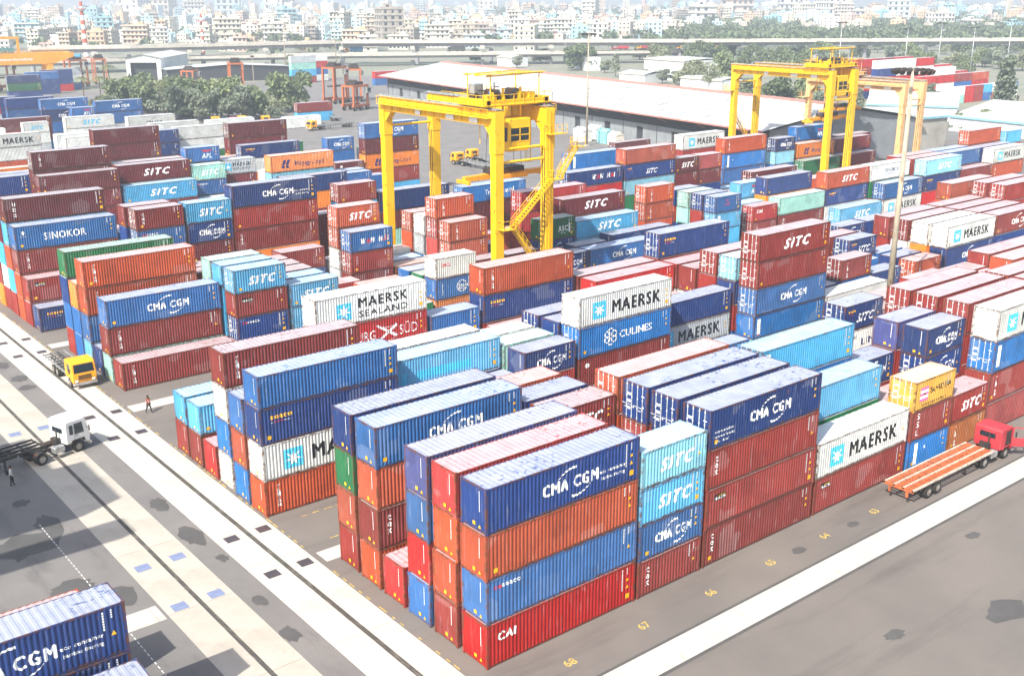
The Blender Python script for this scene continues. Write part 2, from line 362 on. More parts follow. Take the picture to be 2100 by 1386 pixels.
def corr(mb, br, z0, z1, fn):
    """vertical corrugated panel; fn(t, depth, z) gives the point"""
    for (a, da), (b, db) in zip(br[:-1], br[1:]):
        mb.quad(fn(a, da, z0), fn(b, db, z0), fn(b, db, z1), fn(a, da, z1))
def end_breaks():
    a, b, n = 0.15, CW - 0.15, 9; p = (b - a) / n; out = []
    for i in range(n):
        x = a + i * p; out += [(x, 0), (x + 0.26 * p, 0), (x + 0.5 * p, 1), (x + 0.76 * p, 1)]
    return out + [(b, 0)]
EB = end_breaks()
PART = {}
for ln in (20, 40):
    L0 = LEN[ln]
    for hk, H in HT.items():
        mb = MB()                                             # frame: posts, rails, castings, underside
        for x in (0, L0 - 0.15):
            for y in (0, CW - 0.15): mb.box(x, y, 0.02, x + 0.15, y + 0.15, H - 0.02)
        for y in (0.012, CW - 0.072):
            mb.box(0.15, y + (0.035 if y < 1 else -0.035), 0.05, L0 - 0.15, y + (0.035 if y < 1 else -0.035) + 0.05, 0.19); mb.box(0.15, y, H - 0.11, L0 - 0.15, y + 0.06, H - 0.02)
        for x in (0.01, L0 - 0.09):
            mb.box(x + (0.03 if x < 1 else -0.03), 0.15, 0.05, x + (0.03 if x < 1 else -0.03) + 0.06, CW - 0.15, 0.2); mb.box(x, 0.15, H - 0.14, x + 0.08, CW - 0.15, H - 0.015)
        for x in (-0.006, L0 - 0.172):
            for y in (-0.006, CW - 0.156):
                for z in (0, H - 0.118): mb.box(x, y, z, x + 0.178, y + 0.162, z + 0.118)
        mb.box(0.1, 0.1, 0.12, L0 - 0.1, CW - 0.1, 0.14)
        PART[ln, hk, 'frame'] = mb.mesh('frame', M['c_frame'])
        mb = MB(); corr(mb, BRK[ln], 0.18, H - 0.1, lambda t, d, z: (t, 0.014 + d * DEP, z)); PART[ln, hk, 'side'] = mb.mesh('side_wall', M['c_wall'])
        if ln == 20:
            mb = MB(); corr(mb, EB, 0.19, H - 0.13, lambda t, d, z: (0.016 + d * DEP, t, z)); PART['end', hk] = mb.mesh('end_wall', M['c_wall'])
            # one door leaf with pressed panels
            dm = MB(); dm.box(0.03, 0, 0, 0.07, 1.045, H - 0.36)
            zz = [0.06 + (H - 0.5) * k / 5 for k in range(6)]
            for k in range(5): dm.box(0.018, 0.12, zz[k] + 0.05, 0.032, 0.93, zz[k + 1] - 0.05)
            for k in range(4): dm.box(0.012, -0.03 if k % 2 else -0.03, 0.2 + (H - 0.8) * k / 3, 0.028, 0.06, 0.3 + (H - 0.8) * k / 3)
            PART['leaf', hk] = dm.mesh('door', M['c_wall'])
            rd = MB(); rd.cyl((0, 0, -0.1), (0, 0, H - 0.26), 0.03, n=6)
            for z in (0.05, 0.75, 1.5, H - 0.5): rd.box(-0.012, -0.06, z, 0.012, 0.06, z + 0.09)
            rd.box(-0.03, -0.02, 0.92, -0.005, 0.42, 0.965)
            PART['rod', hk] = rd.mesh('lock_rod', M['rod'])
            pl = MB()
            for (y, z, a, b) in ((1.55, 2.0, .5, .07), (1.6, 1.88, .4, .06), (1.62, 1.5, .42, .05), (1.62, 1.42, .38, .05), (1.62, 1.34, .42, .05), (1.66, 0.8, .3, .2), (1.3, 1.0, .12, .12), (.3, 2.05, .32, .06), (.36, 1.2, .14, .14), (.62, 0.9, .3, .05), (1.95, 0.9, .3, .05), (.62, 1.1, .1, .1)): pl.quad((0.008, y, z), (0.008, y + a, z), (0.008, y + a, z + b), (0.008, y, z + b))
            PART['plates', hk] = pl.mesh('data_plate', M['white'])
        mb = MB(); n = 29 if ln == 40 else 14; a, b = 0.06, L0 - 0.06; p = (b - a) / n
        for i in range(n):                                    # roof pressings run across
            x = a + i * p; zs = H - 0.022
            pts = [(x, zs), (x + 0.35 * p, zs), (x + 0.5 * p, zs - 0.022), (x + 0.85 * p, zs - 0.022), (x + p, zs)]
            for (xa, za), (xb, zb) in zip(pts[:-1], pts[1:]): mb.quad((xa, 0.03, za), (xb, 0.03, zb), (xb, CW - 0.03, zb), (xa, CW - 0.03, za))
        PART[ln, hk, 'roof'] = mb.mesh('roof', M['c_roof'])
        if ln == 20:
            em = MB(); xx = 0.004
            def emk(yc, za, zb, wd): em.quad((xx, yc - wd / 2, za), (xx, yc + wd / 2, za), (xx, yc + wd / 2, zb), (xx, yc - wd / 2, zb))
            z = H * 0.9
            while z > H * 0.45: emk(0.62, z - 0.11, z, 0.06); z -= 0.145
            em.mat(1); emk(1.15, H * 0.12, H * 0.2, 0.24); em.quad((xx, 0.5, H * 0.1), (xx, 0.74, H * 0.1), (xx, 0.62, H * 0.18)); PART['emark', hk] = em.mesh('stencil_mark', [M['white'], M['yellow']])
        for var in range(3):                                  # small stencilled marks at the right end
            mb = MB(); y = 0.008; rnd = random.Random(var + ln)
            def mark(xc, za, zb, wd): mb.quad((xc - wd / 2, y, za), (xc + wd / 2, y, za), (xc + wd / 2, y, zb), (xc - wd / 2, y, zb))
            mb.mat(0); z = H * 0.92
            while z > H * (0.42 + 0.15 * var): mark(L0 - 1.15, z - 0.12, z, 0.09); z -= 0.155
            z = H * 0.93
            while z > H * 0.76: mark(L0 - 0.72, z - 0.09, z, 0.08); z -= 0.13
            mb.mat(1)
            if var != 1: mark(L0 - 0.7, H * 0.60, H * 0.66, 0.2)
            mb.quad((L0 - 0.84, y, H * 0.42), (L0 - 0.56, y, H * 0.42), (L0 - 0.7, y, H * 0.51))
            if var == 0: mark(L0 - 0.66, H * 0.16, H * 0.28, 0.34)
            if var == 2: mark(0.72, H * 0.14, H * 0.24, 0.3)
            PART[ln, hk, 'mark', var] = mb.mesh('stencil_mark', [M['white'], M['yellow']])

# ---- logos: lists of flat polygons in (x, z) laid onto the corrugation
class Logo:
    def __init__(s): s.parts = []
    def poly(s, pts, mat): s.parts.append(([tuple(p) for p in pts], [tuple(range(len(pts)))], mat, 0.006 if mat == 'white' else 0.0)); return s
    def text(s, body, x, z, h, width=None, mat='white', **k):
        b_ = k.pop('bold', 0.0); vs, fs, wd = text_geo(body, h, width, space=1.0 + b_ * 4.5, **k); d = b_ * h * 1.15
        for i, (ox, oz) in enumerate(((0, 0), (-d, 0), (d, 0), (0, -d * 0.6), (0, d * 0.6)) if b_ else ((0, 0),)): s.parts.append(([(a + x + ox, b + z + oz) for a, b in vs], fs, mat, i * 0.0012))
        return s
    def vtext(s, body, x, z, h, step, mat='white', wd=None):
        for i, ch in enumerate(body): s.text(ch, x, z - i * step, h, wd, mat, bold=0.02)
        return s
    def ring(s, cx, cz, r, t, mat, n=20, a0=0, a1=2 * math.pi, sx=1.0):
        for i in range(n):
            a = a0 + (a1 - a0) * i / n; b = a0 + (a1 - a0) * (i + 1) / n
            s.poly([(cx + sx * (r - t) * math.cos(a), cz + (r - t) * math.sin(a)), (cx + sx * r * math.cos(a), cz + r * math.sin(a)), (cx + sx * r * math.cos(b), cz + r * math.sin(b)), (cx + sx * (r - t) * math.cos(b), cz + (r - t) * math.sin(b))], mat)
        return s
    def swoosh(s, x0, z0, x1, z1, sag, t, mat):
        n = 10; P = []; Q = []
        for i in range(n + 1):
            k = i / n; x = x0 + (x1 - x0) * k; z = z0 + (z1 - z0) * k + sag * 4 * k * (1 - k); w_ = t * (0.25 + 0.75 * k if sag > 0 else 1 - 0.75 * k) / 2
            P.append((x, z + w_)); Q.append((x, z - w_))
        for i in range(n): s.poly([Q[i], Q[i + 1], P[i + 1], P[i]], mat)
        return s
    def mesh(s, ln):
        mats = []; bm_all = bmesh.new()
        for vs, fs, mat, lift in s.parts:
            if mat not in mats: mats.append(mat)
            bm = bmesh.new(); vv = [bm.verts.new((x, 0, z)) for x, z in vs]
            for f in fs:
                try: bm.faces.new([vv[i] for i in f])
                except ValueError: pass
            xa = min(v[0] for v in vs); xb = max(v[0] for v in vs)
            for bx in BX[ln]:
                if xa < bx < xb:
                    bmesh.ops.bisect_plane(bm, geom=bm.verts[:] + bm.edges[:] + bm.faces[:], plane_co=(bx, 0, 0), plane_no=(1, 0, 0), dist=1e-5)
            for v in bm.verts: v.co.y = prof(ln, v.co.x) - 0.009 - lift
            bm.normal_update()
            for f in bm.faces:
                if f.normal.y > 0: f.normal_flip()
            mi = mats.index(mat)
            for f in bm.faces: f.material_index = mi
            tmp = bpy.data.meshes.new('t'); bm.to_mesh(tmp); bm.free(); bm_all.from_mesh(tmp); bpy.data.meshes.remove(tmp)
        me = bpy.data.meshes.new('lettering'); bm_all.to_mesh(me); bm_all.free()
        for m_ in mats: me.materials.append(M[m_])
        return me

def star(lg, x, z, s_):
    lg.poly([(x, z), (x + s_, z), (x + s_, z + s_), (x, z + s_)], 'cyan')
    cx, cz = x + s_ / 2, z + s_ / 2; pts = []
    for i in range(14):
        r = s_ * (0.47 if i % 2 == 0 else 0.16); a = math.pi / 2 + math.pi * i / 7; pts.append((cx + r * math.cos(a), cz + r * math.sin(a)))
    for i in range(14): lg.poly([(cx, cz), pts[i], pts[(i + 1) % 14]], 'white')

def make_logo(key, ln, hk):
    L0, H = LEN[ln], HT[hk]; g = Logo(); c = L0 / 2; big = ln == 40
    if key in ('cma', 'cmae', 'cmax'):
        wd = 4.4 if big else 3.4; x0 = (c - 1.85 if big else c - 1.5); hh = 0.74 if big else 0.66; zz = H * 0.5 - hh / 2
        g.text('CMA CGM', x0, zz, hh, wd, bold=0.055)
        g.swoosh(x0 + wd * 0.27, zz + hh * 1.12, x0 + wd * 0.60, zz + hh * 1.75, 0.18, 0.16, 'white')
        g.swoosh(x0 + wd * 0.52, zz - hh * 0.72, x0 + wd * 0.86, zz - hh * 0.12, -0.2, 0.16, 'white')
        if key == 'cmae': g.text('eco container', L0 - 3.35, 1.3, 0.24, 2.15, bold=0.02); g.text('bamboo flooring', L0 - 3.25, 0.86, 0.22, 2.0)
        if key == 'cmax':
            for i, t in enumerate(('eco container', 'bamboo flooring', 'light steel')): g.text(t, 0.55, 1.15 - 0.36 * i, 0.2, [2.0, 2.1, 1.5][i])
        if key == 'cmae' and not big: pass
    elif key in ('sitc', 'sitcb'):
        wd = 4.4 if big else 3.1; x0 = c - 1.8 if big else c - 1.3; m_ = 'cyan' if key == 'sitcb' else 'white'
        g.text('SITC', x0, H * 0.32, 1.05 if big else 0.88, wd, m_, bold=0.08, shear=0.35)
    elif key == 'sitcs':
        g.text('SITC', c - 1.0, 0.75, 0.8, 2.7, bold=0.04, shear=0.35); g.text('seaco', 0.6, H - 0.75, 0.3, 1.0, 'yellow', bold=0.03); g.text('HNA', 0.8, H - 1.0, 0.12, 0.5, 'red')
    elif key == 'maersk':
        star(g, 1.75 if big else 0.7, H * 0.2, 1.6 if big else 1.2)
        g.text('MAERSK', 4.2 if big else 2.2, H * 0.29, 1.2 if big else 0.75, 6.4 if big else 3.2, 'black', bold=0.045)
    elif key == 'mseal':
        if big:
            star(g, 2.2, H * 0.17, 1.6)
            g.text('MAERSK', 4.6, 1.45, 0.92, 5.4, 'black', bold=0.04); g.text('SEALAND', 4.6, 0.5, 0.62, 5.4, 'black', bold=0.02)
        else:
            star(g, 0.3, 0.7, 1.2); g.text('MAERSK', 1.8, 1.35, 0.62, 3.4, 'black', bold=0.02); g.text('SEALAND', 1.8, 0.7, 0.42, 3.2, 'black', bold=0.01)
    elif key == 'hamburg':
        g.text('HAMBURG', 1.4, 0.95, 0.95, 4.9); x = 6.5
        g.poly([(x, 0.75), (x + 0.35, 0.72), (x + 2.3, 1.95), (x + 2.1, 2.15)], 'white'); g.poly([(x - 0.1, 2.2), (x + 0.1, 2.3), (x + 2.3, 1.0), (x + 2.0, 0.85)], 'white')
        g.swoosh(x - 0.1, 2.28, x + 2.2, 2.08, -0.25, 0.07, 'white'); g.swoosh(x + 0.2, 0.72, x + 2.1, 0.87, -0.25, 0.07, 'white')
        g.text('SÜD', 9.0, 0.95, 0.95, 2.1)
    elif key == 'seaco': g.text('seaco', 0.95, H - 0.95, 0.42, 1.75, 'yellow', bold=0.04); g.text('an', 0.95, H - 1.25, 0.1, 0.2); g.text('HNA', 1.25, H - 1.25, 0.13, 0.7, 'red', bold=0.02); g.text('company', 2.0, H - 1.25, 0.11, 0.6)
    elif key == 'seacow': g.text('ce', 0.5, H - 0.72, 0.3, 0.6, 'red', bold=0.05); g.text('seaco', 1.12, H - 0.72, 0.32, 1.45, bold=0.03)
    elif key == 'triton': g.vtext('TRITON', 1.05, H - 0.72, 0.27, 0.31, wd=0.24)
    elif key == 'tex': g.vtext('tex', 0.75, H - 0.9, 0.5, 0.48, wd=0.3)
    elif key == 'textainer': g.vtext('tex', 0.75, H - 0.75, 0.4, 0.36, wd=0.2)
    elif key == 'ues': g.vtext('UES', 1.0, H - 0.95, 0.42, 0.66, wd=0.32)
    elif key == 'ssl': g.vtext('SSL', 0.75, H - 0.75, 0.5, 0.72, wd=0.4)
    elif key == 'cai': g.text('CAI', 0.85, H * 0.56, 0.55, 1.35, bold=0.04, shear=0.1)
    elif key == 'beacon':
        g.poly([(0.75, H - 0.95), (2.0, H - 0.95), (2.0, H - 0.5), (0.75, H - 0.5)], 'black'); g.poly([(1.25, H - 0.72), (1.95, H - 0.62), (1.95, H - 0.55), (1.25, H - 0.6)], 'yellow')
        g.text('UBEACON', 0.8, H - 0.9, 0.2, 1.15, bold=0.02)
    elif key == 'pil': 
        g.poly([(0.62, 0.5), (1.12, 0.5), (1.12, H - 0.4), (0.62, H - 0.4)], 'white'); g.vtext('PIL', 0.72, H - 1.0, 0.42, 0.62, 'red', 0.28)
    elif key == 'stripe': g.poly([(0.95, 0.35), (1.35, 0.35), (1.35, H - 0.35), (0.95, H - 0.35)], 'white'); g.poly([(2.4, 1.5), (2.6, 1.5), (2.6, 1.75), (2.4, 1.75)], 'white')
    elif key == 'culines':
        for i in range(6):
            a = math.pi / 3 * i + 0.5; g.ring(4.0 + 0.5 * math.cos(a), 1.45 + 0.5 * math.sin(a), 0.36, 0.1, 'white', 14)
        g.text('CULINES', 5.2, 1.12, 0.7, 4.3, bold=0.012)
    elif key == 'wanhai':
        o = 0.6 if not big else 4.4; k = 1.0 if not big else 1.3; x = o + 0.9
        for t, wd, m_ in (('W', .62, 'white'), ('A', .5, 'red'), ('N', .5, 'white'), (' ', .45, None), ('H', .5, 'white'), ('A', .5, 'red'), ('I', .14, 'white')):
            if m_: g.text(t, x, 1.0, 0.62 * k, wd * k, m_, bold=0.04, shear=0.2)
            x += (wd + 0.12) * k
    elif key == 'sinokor': g.text('SINOKOR', 3.35, 0.95, 0.85, 5.0, bold=0.03); g.ring(1.0, H - 0.85, 0.22, 0.22, 'white', 12); g.text('sinokor', 0.6, H - 1.3, 0.1, 0.8)
    elif key == 'cosco':
        for r in (0.75,): g.ring(3.9, 1.3, r, 0.07, 'white', 24)
        g.ring(3.9, 1.3, 0.75, 0.05, 'white', 24, sx=0.5); g.text('COSCO', 3.05, 1.15, 0.34, 1.7, bold=0.03); g.text('SHIPPING', 3.2, 0.85, 0.2, 1.4, bold=0.02); g.vtext('COSCOU', 0.9, H - 0.8, 0.18, 0.24)
    elif key == 'oocl': g.text('OOCL', 0.85, H - 1.15, 0.42, 1.35, 'red', bold=0.05)
    elif key == 'apl':
        x0 = c - 0.2 if not big else c + 0.8; g.text('APL', x0, 0.65, 0.8, 1.75, bold=0.04, shear=0.15)
        g.poly([(x0 + 0.1, 1.85), (x0 + 1.9, 1.95), (x0 + 1.8, 2.05), (x0, 2.05)], 'red'); g.poly([(x0 + 0.3, 1.7), (x0 + 1.6, 1.75), (x0 + 1.7, 1.85), (x0 + 0.2, 1.82)], 'red')
    elif key == 'hapag':
        for k in (0, 0.75): g.poly([(2.0 + k, 1.15), (2.55 + k, 1.15), (2.95 + k, 2.0), (2.4 + k, 2.0)], 'ink'); g.poly([(2.1 + k, 0.6), (2.65 + k, 0.6), (2.5 + k, 1.08), (1.95 + k, 1.08)], 'ink')
        g.text('Hapag-Lloyd', 4.6, 0.95, 0.8, 5.6, 'ink', bold=0.025)
    elif key == 'samudera':
        for i in range(5): g.poly([(0.75, 0.75 + 0.24 * i), (2.1, 0.75 + 0.24 * i), (2.1, 0.99 + 0.24 * i), (0.75, 0.99 + 0.24 * i)], 'pink' if i % 2 == 0 else 'white')
        g.text('S', 1.2, 1.0, 0.7, 0.5, 'black', bold=0.05); g.text('SAMUDERA', 2.35, 1.25, 0.5, 3.2, 'black', bold=0.02); g.text('www.samudera', 1.2, 0.3, 0.25, 3.8, 'black', bold=0.01)
    elif key == 'cordelia': g.text('CORDELIA', 4.2, 1.35, 0.6, 4.4, 'ink', bold=0.02); g.text('CONTAINER SHIPPING LINE', 4.2, 0.9, 0.16, 4.4, 'ink')
    elif key == 'asc': g.text('ASC', 3.0, 1.0, 0.75, 1.7, bold=0.04); g.poly([(4.85, 0.75), (5.15, 0.75), (5.15, 2.0), (4.85, 2.0)], 'white'); g.text('line', 3.4, 0.65, 0.2, 0.9)
    elif key == 'trans': g.text('Trans-Coastal', 4.2, 1.0, 0.75, 5.6, bold=0.02)
    elif key == 'xines':
        g.swoosh(2.3, 1.6, 3.0, 2.0, 0.05, 0.12, 'red'); g.swoosh(2.3, 2.0, 3.0, 1.6, 0.05, 0.12, 'red'); g.text('XINES', 2.1, 1.1, 0.3, 1.2, 'red', bold=0.02)
    elif key == 'tank': g.text('LINE', 3.2, 0.9, 0.7, 3.0, 'ink'); g.text('A.YLINE', 0.7, H - 0.9, 0.3, 1.7, 'black')
    elif key == 'cosw': g.text('COSCO', 3.4, 0.45, 1.1, 6.2, 'ink', bold=0.03); g.text('A. YLINE', 0.6, H - 0.85, 0.32, 2.0, 'black')
    elif key == 'circle': g.ring(1.1, H - 0.8, 0.24, 0.24, 'white', 12); g.ring(1.1, H - 0.8, 0.14, 0.08, 'cyan', 12)
    elif key == 'cmw': g.text('CMA CGM', 4.6, 1.0, 0.62, 4.0, 'black', bold=0.04); g.swoosh(5.7, 1.8, 7.0, 2.2, 0.12, 0.12, 'black'); g.swoosh(6.8, 0.6, 8.0, 0.95, -0.15, 0.12, 'black')
    elif key == 'patch': g.poly([(1.6, 0.5), (2.2, 0.75), (2.2, 1.7), (1.6, 1.5)], 'cyan'); g.poly([(3.2, 0.85), (8.9, 0.85), (8.9, 1.6), (3.2, 1.6)], 'cyan')
    elif key == 'jasc': g.text('J', 1, 1, 0.5)
    return g.mesh(ln)
LOGO = {}
LOOK = {'cma': 'white lettering and swooshes', 'cmae': 'white lettering, swooshes and smaller wording', 'cmax': 'white lettering and three small lines', 'sitc': 'slanted white lettering', 'sitcb': 'slanted blue lettering', 'sitcs': 'slanted white and small yellow lettering',
        'maersk': 'black lettering and star emblem', 'mseal': 'two lines of black lettering and star', 'hamburg': 'white lettering and crossed pennant', 'seaco': 'small yellow lettering', 'seacow': 'small red and white lettering', 'triton': 'white upright lettering', 'tex': 'white lowercase upright lettering',
        'textainer': 'small upright white lettering', 'ues': 'three stacked white letters', 'ssl': 'three bold stacked letters', 'cai': 'short white lettering at left', 'beacon': 'black and yellow nameplate', 'pil': 'red letters on white stripe', 'stripe': 'plain white stripe', 'culines': 'flower emblem and white lettering',
        'wanhai': 'white and red lettering', 'sinokor': 'large plain white lettering', 'cosco': 'white globe emblem', 'oocl': 'short red lettering', 'apl': 'white letters under red eagle', 'hapag': 'dark blue lettering and emblem', 'samudera': 'black lettering and striped square', 'cordelia': 'thin dark blue lettering',
        'asc': 'white letters and upright bar', 'trans': 'rounded white lettering', 'xines': 'small red cross emblem', 'tank': 'dark blue lettering', 'cosw': 'large dark blue lettering', 'circle': 'round white emblem', 'cmw': 'black lettering and swooshes', 'patch': 'painted-over lettering', }
# ------------------------------------------------------------------ container yard
PAL = {'R': ('#b3211f', 'bright red'), 'M': ('#8c2f28', 'brick red'), 'D': ('#6c2427', 'dark maroon'), 'O': ('#b04b29', 'rust orange'), 'H': ('#e4812a', 'orange'), 'Y': ('#e2a81f', 'yellow'),
       'N': ('#1b3873', 'navy blue'), 'B': ('#2a629f', 'mid blue'), 'Q': ('#1d6cb0', 'bright blue'), 'L': ('#4aa3cf', 'light blue'), 'C': ('#82c2d6', 'pale cyan'), 'T': ('#93c6ba', 'mint green'),
       'G': ('#1e6a3f', 'green'), 'W': ('#d6d8d3', 'white'), 'E': ('#b3b9bb', 'pale grey'), 'V': ('#454b80', 'violet blue'), 'P': ('#a8443f', 'faded red'), 'K': ('#9c5a2c', 'brown')}
GRP = {1: (0, 0), 2: (-1.1, 26.04), 3: (0.4, 60.2), 4: (0, 86.1), 5: (0, 120.3), 6: (0, 146.2), 7: (0, 172.0), 8: (0, 198.0), 9: (0, 230.0), 10: (0, 259.0)}
ROWP = 2.909
